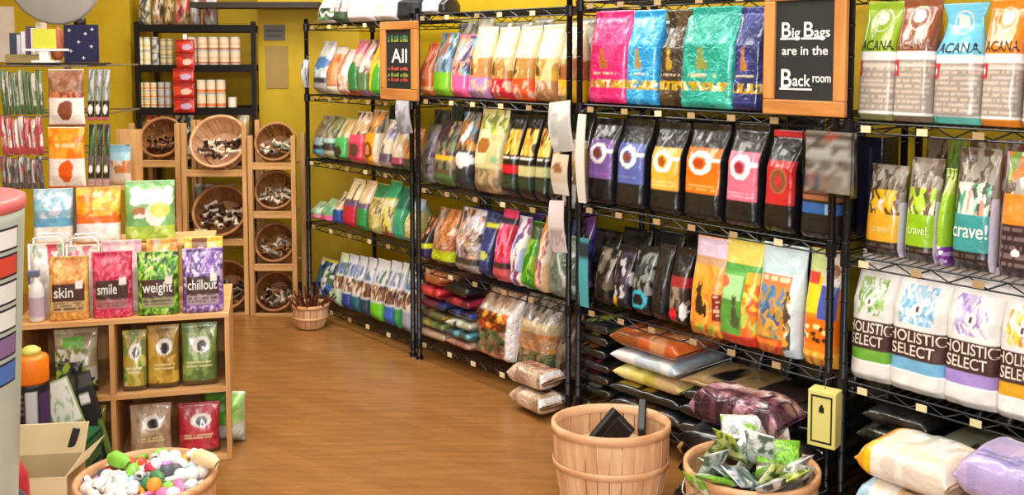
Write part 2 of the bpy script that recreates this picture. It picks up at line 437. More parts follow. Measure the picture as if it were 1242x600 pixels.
NUT = ['6a4a2c', '8a6a42', '3a2a20', 'b39a6c', '50603a', 'd8c8a0']
def bags(rack, row, items, **kw):
    zb = ZS[rack][row] if isinstance(row, int) else TOP[rack]
    for it in items:
        px0, px1, yt, base, ops, label = it[:6]; o = dict(kw); o.update(it[6] if len(it) > 6 else {})
        txt = o.pop('txt', None)
        b, f, w, h = bag(S, px0, px1, yt, zb, base, ops, label, **o)
        for t in (txt or []): lettering(b, t[0], t[1] * h, f, w, h, t[2], t[3], flat(t[4]), width=t[5] * w if len(t) > 5 else None, off=.0025)
# ---- unit D, top row: tall bags with grey printed lower halves
def acana(top, foot):
    return top, [('b', .50, .57, 'f4f0ee'), ('b', .0, .50, 'a39a92'), ('t', .06, .95, .08, .48, 9, 'cdbcae'), ('b', 0.44, .47, 'd8ccc4'), ('b', .0, .055, foot), ('b', .055, .075, 'eee'), ('r', -.1, .2, .37, .5, 'd0142c'), ('e', .07, .43, .06, .03, 'fff'),
                 ('o', .5, .84, .26, .10, .8, 'e8dcc8'), ('e', .5, .85, .15, .05, 'f2ead8'), ('e', .42, .88, .07, .03, 'f2ead8')]
D0 = []
for (a, b_, yt, top, foot, nm, word) in ((1037, 1084, 2, '94b62c', '8a8f60', 'lime green', 'ACANA'), (1080, 1130, -2, '8a4a2c', '7a6a58', 'rusty brown', 'ACANA'), (1126, 1190, 4, '6fc4e6', '5fc8c0', 'sky blue', 'ACANA'), (1187, 1238, -1, 'ee8420', 'e88a24', 'bright orange', 'ACANA'), (1238, 1285, 10, 'b9c6d4', 'a0a8b0', 'pale grey blue', 'ACANA')):
    base, ops = acana(top, foot)
    D0.append((a, b_, yt, base, ops, f'tall pet food bag with {nm} upper half and grey printed lower half', dict(style='neck' if nm in ('sky blue',) else 'gusset', txt=[(word, .12, .1, .585, '2a2622' if nm != 'rusty brown' else '9a8a80', .85)])))
bags('D', 0, D0, d=.12, y=.035)
tn = ZS['D'][0]
# ---- unit D, second row: brown bags with bright labels
def crave(lab, blob, word=None):
    return '3a2c26', [('m', 0, 1, .5, 1, 26, ['6a5a4c', '8a8070', 'b0a898', '4a3c34', '9a9088']), ('m', .1, .9, .45, .72, 16, blob), ('b', .16, .46, lab), ('b', .0, .16, '2a2022'), ('t', .1, .9, .03, .13, 2, '5a4c44'), ('r', .93, 1.01, .0, .6, 'cfc8d8')]
D1 = [(1044, 1090, 200, *crave('efb02c', ['efc02c', '5a3a18', 'f0e8e0', 'eebb22']), 'clear topped treat bag with yellow label, first in its row', dict(txt=[('crave!', .11, .28, .27, 'f8d890', .5)])),
      (1092, 1134, 192, *crave('8fbf22', ['b8d838', 'f0f0e0', '7a4a3a', 'a8cc30', '4a5a20']), 'dark bag with lime green label and exclamation mark', dict(txt=[('crave!', .12, .2, .27, 'd8eeb0', .6)])),
      (1134, 1148, 205, '96c42a', [('b', 0, .2, '7a3a9a'), ('blob', 0, 1, 0, .2, 14, .2, .02, ['eee', 'c8a8e0']), ('m', 0, 1, .75, 1, 8, ['5a6a2a', 'b8c868'])], 'narrow lime green bag with a purple foot', {}),
      (1150, 1203, 180, *crave('3a9c9c', ['e8e4d8', '58a888', 'e89a80', '4a5a4a', 'b8dcc8']), 'dark bag with wide teal label reading crave', dict(txt=[('crave!', .17, .06, .27, 'f0f4f0', .85)])),
      (1207, 1262, 185, '3a2420', [('m', 0, 1, .45, 1, 20, ['6a5a4c', 'a8a090', 'e8842c', 'f0f0f0', '8aa850']), ('b', .42, .66, 'ee8a28'), ('b', .0, .42, '38242a'), ('t', .1, .9, .05, .4, 5, '7a6468'), ('r', -.1, .06, 0, 1, 'c0a8d0'), ('e', .5, .2, .1, .03, 'eee')], 'brown bag with orange band, last in its row', {})]
bags('D', 1, D1, d=.11, y=.03)
bags('D', 1, [(1038, 1072, 165, '16162a', [('r', .5, .6, .1, .9, '30303c')], 'tall black carton standing behind the yellow label bag', dict(style='box', lean=0)),
              (1110, 1136, 168, '4a3a30', [('m', 0, 1, 0, 1, 20, ['5a4a3c', '7a6a58', '3a2c28'])], 'brown bag peeking over the lime label bag', {}),
              (1138, 1158, 168, '4c7a24', [('m', 0, 1, .5, 1, 8, ['5a8a2c', '86a84c'])], 'dark green bag standing behind the teal label bag', {}),
              (1162, 1200, 172, '7a7064', [('m', 0, 1, 0, 1, 40, ['9a9488', '6a5a4c', 'c8c4bc', '8a5a40'])], 'clear bag of brown chews behind the teal label bag', {}),
              (1204, 1240, 170, '8a8478', [('m', 0, 1, 0, 1, 40, ['a8a498', '7a6a5a', 'd8d4cc', '9a5040'])], 'clear bag of grey chews behind the orange band bag', {})], d=.12, y=.22)
# ---- unit D, third row: the big white bags
def holi(acc, accl):
    return 'e4e2e0', [('m', .2, .8, .52, .8, 40, [accl, 'f0eff0', acc, accl, 'ecebec']), ('e', .5, .63, .10, .04, 'f2f2f2'), ('e', .5, .63, .035, .022, '4a2a2a'), ('b', .255, .475, '452a26'), ('b', .165, .255, acc), ('b', .155, .165, 'fff'), ('b', 0, .155, 'e6e4e2')]
D2 = []
for (a, b_, yt, acc, accl, nm) in ((1027, 1082, 306, '6aa836', 'a8cc78', 'leaf green'), (1074, 1150, 313, '74b4dc', 'a8cce8', 'light blue'), (1140, 1214, 323, 'a288cc', 'ccc0e4', 'lilac'), (1206, 1275, 334, 'd8a018', 'f0dc58', 'golden yellow')):
    base, ops = holi(acc, accl)
    D2.append((a, b_, yt, base, ops, f'big white dry food bag with brown title band over a {nm} stripe', dict(txt=[('HOLISTIC', .115, .03, .385, 'e8dcd0', .94), ('SELECT', .115, .1, .285, 'e8dcd0', .72)])))
bags('D', 2, D2, d=.16, y=.02, style='gusset', mt='paper', amp=.009, lean=2)
# ---- unit C, top row
def petb(c, c2, pet, band='c8a020'):
    return c, [('m', 0, 1, .0, 1, 14, [c, c2, c]), ('pet', .42, .46, .09, pet, 1.5), ('t', .3, .7, .78, .86, 2, c2), ('b', .165, .255, band), ('m', .0, 1, .17, .25, 12, [band, 'fff4c0', c, band], 3), ('t', .2, .8, .29, .33, 1, 'd8c8a8'), ('t', .2, .7, .05, .12, 2, c2)]
C0 = [(708, 757, 13, *petb('e82878', 'f24a90', 'c06a38'), 'tall shiny hot pink bag with a gold animal silhouette'),
      (754, 795, 12, *petb('2a9ee0', '58c0f0', 'b0904c'), 'tall shiny sky blue bag with a gold animal silhouette'),
      (793, 830, 12, *petb('3a3028', '5c4a34', 'c49a34'), 'tall black and bronze bag between the blue and turquoise ones', dict(style='neck')),
      (819, 888, 8, *petb('1fa090', '38b8a4', '8a9448'), 'wide shiny turquoise bag with a gold animal silhouette'),
      (884, 921, 8, *petb('28306c', '3c4890', 'b87a3c'), 'tall navy blue bag beside the large chalkboard')]
bags('C', 0, C0, d=.1, y=.04, style='gusset', mt='foil', amp=.004)
# ---- unit C, second row: black bags with square labels
def ring(lab, lab2='', two=False, blotch='a03a1c', v0=.2, v1=.57):
    o = [('m', 0, 1, .62, 1, 16, ['141416', '242428', '1a1a1c', '34302e', '101012'])]
    o += [('r', .06, .94, v0, v1, lab), ('t', .12, .88, v0 + .02, v0 + .09, 2, lab2 or 'f0e0c0'), ('e', .48, v1 - .15, .30, .125, 'f6f2ee'), ('e', .46, v1 - .15, .17, .075, lab), ('e', .44, v1 - .155, .12, .055, blotch), ('r', .72, .94, v1 - .14, v1 - .1, 'f6f2ee')]
    return '16161a', o
C1 = [(707, 741, 143, *ring('7a5aa0', 'a85ac0', blotch='8a4028', v0=.3, v1=.74), 'black kibble bag with violet label and white ring', {}),
      (742, 779, 144, *ring('5a68b4', '7a88cc', blotch='8a4028', v0=.27, v1=.72), 'black kibble bag with blue violet label and white ring', {}),
      (783, 822, 148, *ring('eeb040', 'f4cc80', blotch='a85a1c', v0=.26, v1=.72), 'black kibble bag with amber yellow label and white ring', {}),
      (824, 872, 150, *ring('ee7414', 'f8a860', blotch='b8401c', v0=.27, v1=.74), 'black kibble bag with bright orange label and white ring', {}),
      (875, 919, 150, *ring('e0708c', 'f0a8b8', blotch='a02040', v0=.24, v1=.72), 'black kibble bag with pink label and white ring', {}),
      (922, 963, 158, '1a1214', [('b', .93, 1.0, 'c82838'), ('r', .03, .95, .27, .70, 'c02028'), ('b', .70, .88, '12181a'), ('e', .5, .5, .28, .13, '8a4a30'), ('o', .5, .5, .28, .13, .7, 'a86a48'), ('e', .5, .5, .08, .05, 'd02838')], 'black bag with a red label and a red top edge', {}),
      (966, 1018, 162, '15171c', [('b', .24, .34, '2a62a8'), ('r', .7, .9, .24, .34, '8ac0f0'), ('b', .36, .5, 'a86a4a'), ('m', 0, 1, .5, .8, 12, ['4a5a6a', '2a2c34', '18181c'])], 'black bag with a blue band behind the clear brochure holder', {})]
bags('C', 1, C1, d=.12, y=.03, style='gusset', mt='gloss', amp=.006)
# ---- unit C, third row
C2 = [(716, 738, 300, '1a1818', [('m', 0, 1, .3, 1, 12, ['6a5c4c', '2a2422', '1a1818', '8a7a68']), ('b', 0, .12, '2a2020')], 'dark bag with a tan window beside the post', {}),
      (738, 760, 298, '1c1820', [('m', 0, 1, .2, .9, 18, ['4a3a50', '1a1820', 'c8c4c8', '2c2830', '141416']), ('r', .2, .5, .05, .2, 'e0a828')], 'black bag with violet grey picture and yellow spot', {}),
      (760, 786, 298, '181a1c', [('m', 0, 1, .3, .9, 18, ['3c4a4c', '1a1c1e', '8a8c88', '222426']), ('o', .5, .22, .4, .14, .4, '38b0c8')], 'black bag with a turquoise ring near its foot', {}),
      (786, 806, 296, '141416', [('m', 0, 1, .2, 1, 14, ['1c1c1e', '2c2a2a', '101012'])], 'plain black bag on the third shelf', {}),
      (806, 830, 300, '1c1818', [('b', .5, .62, 'a02830'), ('m', 0, 1, .2, .5, 12, ['9a8878', '6a5a50', '3a2c2c']), ('e', .4, .12, .22, .09, 'd02030'), ('e', .85, .18, .12, .12, 'e8eef4')], 'black bag with a red band and a red spot', {})]
bags('C', 2, C2, d=.11, y=.05, style='pouch', mt='gloss', amp=.006)
C2b = [(830, 872, 288, 'ee9838', [('b', .80, 1, 'dcc4dc'), ('b', .0, .1, 'e05820'), ('m', 0, 1, .0, .12, 12, ['e8b040', 'd85a28', 'a0b040']), ('b', .72, .8, 'c89a70'), ('m', .05, .95, .14, .72, 22, ['f0a038', 'e88a2c', 'f4b858']), ('pet', .42, .34, .13, '3a2818', 1.5), ('r', .78, .95, .18, .45, '8a2020'), ('t', .8, .93, .2, .43, 5, 'f0c0a0')], 'bag with lilac folded top and black cat on orange', {}),
       (866, 913, 290, '6cba54', [('b', .76, 1, 'e4d468'), ('b', .68, .76, '5aa850'), ('r', .0, .72, .1, .66, '5a9c44'), ('r', .05, .65, .42, .66, 'a8d898'), ('pet', .5, .28, .12, '4a5a34', 1.2), ('r', .72, 1, .0, .7, 'f0b840'), ('m', .72, 1, .05, .6, 14, ['f08828', 'f4d048', 'c8d860', 'e86a28']), ('b', .0, .1, 'd8402c'), ('e', .12, .58, .18, .06, 'e8704c')], 'bag with pale yellow top over a green picture panel', {}),
       (910, 966, 297, 'cfe4ee', [('b', .74, 1, 'c8dfe8'), ('r', .1, .78, .06, .72, '8a7a4c'), ('m', .1, .78, .16, .62, 30, ['4a7aa0', 'e08c34', '6a88a8', 'c8a050', '3a5a88', 'a89448', 'e8a848']), ('r', .1, .78, .62, .73, 'e0824c'), ('t', .14, .74, .64, .71, 1, 'f4d8b0'), ('r', .0, .72, .0, .15, 'd85028'), ('m', .0, .72, .02, .13, 10, ['d84c28', 'f08838']), ('m', .72, .86, .08, .6, 10, ['e8a040', '5a4a38', 'e8e4d0'])], 'bag with pale blue top and crowded blue and orange picture', {}),
       (968, 1012, 303, 'ee8420', [('b', .7, 1, 'c8d890'), ('r', .5, 1, .68, 1, 'dcd0c8'), ('r', .5, .95, .42, .7, '4858a8'), ('r', .0, .5, .45, .78, 'f4d028'), ('r', .0, .4, .7, .8, 'd84838'), ('e', .75, .82, .16, .06, '8a5a38'), ('r', .0, 1, .2, .42, 'ee7418'), ('blob', .1, .8, .22, .38, 12, .08, .02, ['f8e8a0', '3a2818']), ('b', .0, .14, 'f0a838'), ('m', 0, 1, 0, .14, 8, ['f0a838', 'f4c858', 'd8702c'])], 'orange and yellow bag with a blue figure beside the post', {})]
bags('C', 2, C2b, d=.12, y=.0, style='pouch', mt='gloss', amp=.008)
# rear rows; the dark ones are added filler that blackens the gaps
def backrow(rack, row, n, cols, label, yt, group, y=.26, d=.13, mt='gloss', px=None):
    a, b_ = px; zb = ZS[rack][row]
    xa = S.hit(a, yt, y)[0]; xb = S.hit(b_, yt, y)[0]
    for i in range(n):
        t0 = xa + (xb - xa) * i / n; t1 = xa + (xb - xa) * (i + 1) / n; w = (t1 - t0) * .96
        h = S.hit((a * (n - i) + b_ * i) / n, yt + rnd.uniform(-3, 5), y)[1] - zb
        SEED[0] += 1
        me, f = bagmesh('food_bag', w, h, d, 'pouch', cols[0], [('m', 0, 1, 0, 1, 18, cols)], SEED[0], 14, 16, .007, mt)
        o = bpy.data.objects.new('food_bag', me); col.objects.link(o); o.location = S.W((t0 + t1) / 2, y + d / 2, zb + .001); o.rotation_euler = (0, 0, S.a)
        tag(o, label, 'bag', group)
backrow('C', 1, 8, ['141416', '1c1c20', '26221f', '0e0e10'], 'added plain black filler bag in the rear row behind the ring label bags', 142, 'rear row of black bags', px=(715, 1040))
backrow('C', 2, 7, ['141416', '2a2c2e', '1c1c1e', '3a3c3c', '0e0e10'], 'added dark filler bag in the rear row behind the third shelf stock', 280, 'rear row of dark bags', px=(710, 1010))
backrow('D', 2, 5, ['141416', '2a2c2e', '1c1c1e'], 'added dark filler bag in the rear row behind the big white bags', 318, 'rear row behind the big white bags', px=(1045, 1300), y=.30)
backrow('C', 3, 10, ['141416', '202022', '1c1c1e', '0e0e10'], 'added black filler bag standing at the back of the bottom shelf', 400, 'rear row of the bottom shelf', px=(735, 1085), y=.44 - .14, d=.13)
backrow('D', 3, 8, ['141416', '202022', '1c1c1e', '0e0e10'], 'added black filler bag standing at the back of the right bottom shelf', 478, 'rear row of the right bottom shelf', px=(1085, 1400), y=.30, d=.13)
backrow('C', 0, 6, ['1a1a1e', '222430', '141416'], 'added dark filler bag in the rear row behind the shiny coloured bags', 22, 'rear row on the top shelf', px=(715, 935))
# ---- chalkboards
def chalkboard(px0, px1, py0, py1, zb, label, words, y=-.047, bw=.05, lean=0):
    x0, _ = S.hit(px0, (py0 + py1) / 2, y); x1, _ = S.hit(px1, (py0 + py1) / 2, y); _, zt = S.hit((px0 + px1) / 2, py0, y); w = x1 - x0; h = zt - zb
    t = empty('framed_chalkboard', S.W((x0 + x1) / 2, y + .02, zb + .001)); t.rotation_euler = (Matrix.Rotation(S.a, 4, 'Z') @ Matrix.Rotation(-R(lean), 4, 'X')).to_euler()
    MB().box(-w / 2, w / 2, -.012, .008, 0, bw * 1.15).build('frame_rail', M['frame'], t, bevel=.004)
    MB().box(-w / 2, w / 2, -.012, .008, h - bw * .85, h).build('frame_rail', M['frame'], t, bevel=.004)
    MB().box(-w / 2, -w / 2 + bw, -.0121, .0081, bw * 1.15, h - bw * .85).build('frame_stile', M['framev'], t, bevel=.004)
    MB().box(w / 2 - bw, w / 2, -.0121, .0081, bw * 1.15, h - bw * .85).build('frame_stile', M['framev'], t, bevel=.004)
    MB().box(-w / 2 + bw * .8, w / 2 - bw * .8, -.002, .004, bw, h - bw * .6).build('slate', M['slate'], t)
    for (s, size, u, v, c, wid) in words:
        o = lettering(t, s, size * h, None, w, h, -w / 2 + u * w, v * h, M['chalk'] if c == 'fff' else flat(c), name='chalk_writing', off=.0035, width=wid * w)
    for q_ in (-w * .3, w * .3): MB().box(q_ - .008, q_ + .008, -.004, .05, -.004, -.0005).build('hook', M['dark'], t)
    tag(t, label, 'chalkboard'); return t, w, h
tc_, wb, hb = chalkboard(924, 1024, -14, 136, ZS['C'][0], 'large chalkboard in orange wood frame about big bags in the back', [], bw=.044)
Z = lambda py: (136 - py) / 150
for (s, size, u, py, wid) in (('B', .17, .20, 43, .13), ('ig', .11, .335, 43, .11), ('B', .17, .475, 43, .13), ('ags', .11, .61, 43, .19), ('are in the', .10, .22, 64, .56), ('B', .21, .20, 103, .15), ('ack', .13, .36, 101, .22), ('room', .10, .6, 96, .22)):
    lettering(tc_, s, size * hb, None, wb, hb, -wb / 2 + u * wb, Z(py) * hb, M['chalk'], name='chalk_writing', off=.0035, width=wid * wb)
for (u0, u1, py) in ((.20, .44, 46), (.46, .74, 46), (.20, .6, 106)):
    MB().box(-wb / 2 + u0 * wb, -wb / 2 + u1 * wb, -.0045, -.003, Z(py) * hb, Z(py) * hb + .006).build('chalk_underline', M['chalk'], tc_)
ta_, wa, ha = chalkboard(459, 503, 26, 113, ZS['A'][0], 'small chalkboard in orange wood frame on the farthest shelving', [], bw=.05, y=-.047)
lettering(ta_, 'All', .25 * ha, None, wa, ha, -wa * .2, .48 * ha, M['chalk'], name='chalk_writing', off=.0035, width=.42 * wa)
for i, c in enumerate(('8a9a4a', '3a7a4a', 'c05a4a', '8a9a4a', 'b04a3a')):
    z = (.74, .78, .38, .30, .24)[i] * ha
    m = MB()
    for q in range(7): m.box(-wa * .3 + q * wa * .085, -wa * .3 + q * wa * .085 + wa * (.04 + .02 * (q * 7 % 3)), -.0045, -.003, z, z + .012 + .006 * (q % 2))
    m.build('chalk_scribble', flat(c), ta_)
# ---- unit B
def creamy(mid, low, dog='5a3a20'):
    return 'e8dcb8', [('m', 0, 1, .5, 1, 12, ['efe6cc', 'e4d6ac', 'd8c8a0']), ('b', .28, .52, mid), ('m', 0, 1, .28, .56, 12, [mid, 'e0c890', 'b88a4c', mid]), ('pet', .3, .42, .10, dog, 1.2), ('b', .0, .28, low), ('m', 0, 1, .04, .26, 10, [low, low, low, 'd8b8a0'])]
B0 = [(504, 519, 52, 'd86a34', [('m', 0, 1, .3, 1, 14, ['e07840', 'c05a34', 'd89880', 'b04a2c']), ('b', .1, .16, 'f0b080')], 'orange rust bag at the front post of the middle shelving', {}),
      (519, 540, 40, '6a8aa8', [('m', 0, 1, .38, 1, 18, ['7a98b8', '4a7a50', '3c5a6a', 'a86a4c', 'a8c0d0']), ('b', 0, .36, '7cc42c')], 'blue bag with bright lime green lower third', {}),
      (540, 562, 42, 'ea6a8c', [('m', 0, 1, .35, 1, 20, ['f08858', '6ab0c8', '4a3a60', 'f09c78', 'e8608c']), ('b', 0, .34, 'f0609c'), ('m', 0, .4, .1, .4, 8, ['f8e070', 'f0609c'])], 'pink and orange mottled bag on the top shelf', {}),
      (562, 587, 33, *creamy('c88a58', 'b488c8'), 'cream topped bag with lilac lower band', {}), (588, 613, 33, *creamy('b07a38', 'c81c3c'), 'cream topped bag with crimson lower band', {}),
      (614, 640, 32, *creamy('b88a48', 'ec5424'), 'cream topped bag with orange red lower band', {}), (641, 668, 30, *creamy('d0a838', 'a8784c'), 'cream topped bag with brown mosaic lower band', {}),
      (670, 694, 28, *creamy('a8643c', 'e4b41c'), 'cream topped bag with yellow lower band next to the post', {})]
bags('B', 0, B0, d=.15, y=.04, style='pouch', amp=.005)
backrow('B', 0, 7, ['8a8470', '5a5c58', '3c4048', 'a8a090'], 'added grey olive filler bag in the rear row above the cream topped bags', 24, 'rear row of the middle top shelf', px=(545, 715))  # added filler row that dulls the wall showing above this shelf
def black3(lab, n):
    return '1c1410', [('m', .1, .9, .52, .82, 10, ['e8b838', 'c88a28', 'f0d878', '5a3414']), ('b', .86, 1, '101014'), ('t', .05, .95, .42, .50, 1, 'e8e0d8'), ('b', .28, .40, lab), ('b', .12, .26, '2a3a2c'), ('b', 0, .12, '16181a')]
B1 = [(504, 519, 150, '4a4440', [('m', 0, 1, 0, 1, 22, ['6a6258', '4a3c50', '8a7c88', '3a2c28', '5a6a50'])], 'grey brown bag beside the front post', {}),
      (520, 544, 146, '5a4438', [('m', 0, 1, .25, 1, 24, ['8a6a58', '6a7a5a', 'b89878', '4a3430', '3a4048']), ('b', .38, .46, 'eab430'), ('b', 0, .2, '4a6a38')], 'brown mottled bag with a yellow stripe', {}),
      (545, 566, 135, '3c3c40', [('m', 0, 1, .5, 1, 16, ['c89038', '4a7a9a', 'd0d4d8', '3a3c38', 'a86a34']), ('e', .6, .38, .4, .1, 'e8ecf0'), ('m', 0, 1, 0, .28, 10, ['1c2028', '2c343c'])], 'dark bag with orange top and silver spot', {}),
      (567, 601, 130, 'cfc890', [('m', 0, 1, .7, 1, 14, ['d8d068', '9aa848', 'e0d8b0', '7a8a40']), ('m', 0, .55, .35, .75, 10, ['f4e8b8', 'eee0a8']), ('e', .42, .55, .22, .09, 'a8682c'), ('b', 0, .30, 'a8926c'), ('m', 0, 1, 0, .3, 20, ['b89c70', '8a7858', '7a6a58']), ('r', .75, .92, .36, .44, '90c090')], 'large pale cream bag with a brown dog picture', {}),
      (602, 622, 138, *black3('d8182c', 0), 'black bag with yellow picture over a red strip', {}), (623, 642, 138, *black3('d0c88c', 1), 'black bag with yellow picture over a cream strip', {}),
      (643, 661, 138, *black3('c4c48c', 2), 'black bag with yellow picture over a pale olive strip', {}), (662, 676, 138, *black3('1c6a44', 3), 'black bag with yellow picture over a green strip', {}),
      (677, 694, 170, 'c8a070', [('m', 0, 1, .3, .7, 10, ['c8985c', 'a87040', 'd8b888']), ('b', .0, .35, 'd8d0c0')], 'tan and white bag hanging low next to the post', dict(y=.01))]
bags('B', 1, B1, d=.15, y=.04, style='pouch')
backrow('B', 1, 8, ['1c1e22', '2c3438', '141618', '4a4a40'], 'added dark filler bag in the rear row of the second middle shelf', 128, 'rear row of the second middle shelf', px=(515, 712))  # added filler, dark so the wall behind reads dark
B2 = [(504, 516, 262, '3a2430', [('m', 0, 1, .5, 1, 10, ['c87a48', '2a2428', 'e8c8a8', '3c2c28']), ('b', .3, .42, 'd8e028'), ('b', .12, .3, '38285c')], 'dark bag with yellow stripe at the far post', {}),
      (517, 543, 252, 'a87450', [('m', 0, 1, .3, 1, 26, ['d88a50', 'f0c8a8', 'b06a3c', '8a6a58', 'c8a890']), ('b', .1, .26, 'c8d828'), ('b', 0, .1, '4a3c30')], 'copper foil bag with an acid yellow band', dict(mt='foil')),
      (544, 574, 252, 'b0a4a0', [('m', 0, 1, .2, 1, 40, ['d8c8d8', 'a89890', 'e8e4ec', '8a6a78', 'c0b0a0', 'd8a070', '5a4a48']), ('b', .12, .22, '4a4038')], 'silver and lilac clear bag of treats', dict(mt='foil')),
      (576, 592, 258, '2c3468', [('m', 0, 1, 0, 1, 14, ['2c3470', '3c4484', '1c2448']), ('b', .78, .84, 'c8cc38'), ('e', .5, .35, .3, .07, 'c8d070')], 'navy blue narrow bag with a yellow green spot', {}),
      (593, 612, 252, 'd8386c', [('m', 0, 1, .25, .8, 16, ['e04878', 'f07aa0', 'c02840', 'f0b0c0']), ('b', .8, .88, '2a2c34'), ('b', .2, .27, '3c2c28'), ('b', 0, .2, 'c8545c')], 'crimson and pink narrow bag', {}),
      (613, 628, 262, 'd0c0dc', [('m', 0, 1, 0, 1, 18, ['e0d8ec', '6a4a8a', 'a8b4dc', 'f0e8d8', '8a3c68'])], 'lilac and white patterned bag', {}),
      (629, 643, 268, '4c9a24', [('m', 0, 1, 0, 1, 12, ['4ca428', '2c7a20', '8ab830']), ('b', .75, 1, '30481c')], 'bright green narrow bag on the third shelf', {}),
      (644, 657, 262, 'd8b08c', [('m', 0, 1, 0, 1, 14, ['e8c090', 'f0e0d0', 'c87a58', '9a5a78']), ('b', .82, 1, 'd8903c')], 'cream and orange narrow bag', {}),
      (658, 693, 285, '6a7a70', [('m', 0, 1, 0, 1, 18, ['6a7c70', '7a8a84', '5a6a60']), ('d', .3, .7, -.8, .05, 0, 1, 'c8dce0'), ('m', .0, .5, .7, 1, 8, ['a8c8cc', '8ab0b8']), ('r', .7, .8, .2, .4, 'd8d8d0')], 'grey green foil bag next to the post', dict(mt='foil'))]
bags('B', 2, B2, d=.15, y=.03, style='pouch', amp=.008)
backrow('B', 2, 8, ['4a48b0', '2c2a50', '8a4a9a', '1c1c28', '6a88c8'], 'blue violet bag in the rear row of the third middle shelf', 255, 'rear row of blue violet bags', px=(520, 712))
# ---- unit A
def doggy(top, low, mid='8a6a4c'):
    return top, [('m', 0, 1, .5, 1, 10, [top, top, 'd8ccc0']), ('m', 0, 1, .2, .55, 8, [mid, top, low]), ('b', 0, .35, low)]
A0 = [(375, 391, 50, 'c8ccd0', [('m', 0, 1, .3, 1, 18, ['d8d8d4', 'c8b8a8', 'e0e4e8', 'a8c0d0']), ('e', .5, .58, .5, .12, '4a78a8'), ('b', .2, .3, '3a3c48'), ('b', 0, .2, 'a8a49c')], 'white bag with a blue patch nearest the back wall', {}),
      (391, 405, 56, 'b86a3c', [('m', 0, 1, .2, .9, 12, ['c8743c', 'a85a34', 'd89868']), ('b', 0, .16, 'e8e0d0'), ('b', .85, 1, 'd8d0c8')], 'rust brown bag with a white foot', {}),
      (405, 416, 60, 'd8c8c0', [('m', 0, 1, 0, 1, 12, ['e0d8d0', 'b85a34', 'd0a890'])], 'whitish bag streaked with rust', {}),
      (417, 429, 48, 'd8b098', [('b', .75, 1, 'd87888'), ('e', .6, .3, .4, .3, '2c7a3c'), ('b', 0, .08, 'a03c30')], 'pink topped bag with a green oval', {}),
      (430, 441, 48, 'b08478', [('m', 0, 1, .4, 1, 10, ['c8908c', '5a3438', 'e8d8c8']), ('b', .08, .4, '5a7a48'), ('b', 0, .1, '8a5a8a')], 'mauve and white bag with moss green below', {}),
      (442, 457, 48, 'e0c430', [('m', 0, 1, .5, 1, 10, ['e8cc38', 'd8b830', 'a8a040']), ('e', .75, .25, .3, .3, '4ca834'), ('b', 0, .06, '3c5aa0')], 'bright yellow bag with a green oval by the small chalkboard', {})]
bags('A', 0, A0, d=.17, y=.04)
A1 = [(375, 387, 140, '8aa0a0', [('m', 0, 1, .5, 1, 10, ['8a7858', '6a5a48', 'a8a088']), ('b', .2, .32, '2c3034'), ('b', .1, .2, '5aa0b0')], 'grey teal bag with black title, first on the second shelf', {}),
      (388, 400, 140, 'a8a890', [('m', 0, 1, .5, 1, 10, ['8a8a58', 'b8a888', '5a5a40']), ('b', .2, .36, '3c3834'), ('b', .36, .5, 'a8c8c0')], 'pale olive bag with a dark title', {}),
      (401, 415, 143, '48b058', [('m', 0, 1, .55, 1, 10, ['c8a870', 'd8d0b0', '8a9050']), ('e', .5, .22, .28, .13, '2c2a28'), ('b', 0, .08, '3c5a38')], 'bag with emerald green label and tan top', {}),
      (416, 434, 135, 'e0d4b8', [('m', 0, 1, .55, 1, 12, ['e8dcc8', 'c8a070', '6a4a38']), ('r', .15, 1, .0, .55, 'd83c5c'), ('e', .6, .25, .26, .14, '5a3c30'), ('b', .42, .54, 'e84a68')], 'cream bag with a raspberry pink label', {}),
      (435, 453, 133, 'e0d4b8', [('m', 0, 1, .6, 1, 12, ['c8a068', '4a3c34', 'e8c8a0', 'e08a38']), ('r', .0, .85, .0, .58, 'f0a020'), ('e', .5, .28, .3, .15, '6a3c1c'), ('e', .5, .28, .16, .09, 'e88c48')], 'cream bag with an amber orange label', {}),
      (455, 469, 145, 'd8c8b0', [('m', 0, 1, .3, 1, 12, ['e0d0b8', 'a88a78', '9a98c0', '5a4c54']), ('b', .1, .3, '5a4458'), ('b', 0, .12, 'b09090')], 'beige bag with a violet brown band', {}),
      (470, 484, 148, 'ddd0b0', [('m', 0, 1, .4, 1, 10, ['e8dcc0', 'c8a878', 'c8c8d8']), ('b', .12, .28, 'a84058'), ('b', 0, .12, '3c2c28')], 'beige bag with a maroon band', {}),
      (485, 498, 155, 'c88848', [('m', 0, 1, .4, 1, 8, ['d8904c', 'a85c38', 'e0b070']), ('b', 0, .3, '3c4438')], 'orange tan bag with a dark green foot', {})]
bags('A', 1, A1, d=.17, y=.04)
backrow('A', 1, 3, ['1c2420', '2c5a38', '141816'], 'black and green bag in the rear row of the farthest shelving', 132, 'rear row of black and green bags', px=(424, 480), y=.24)
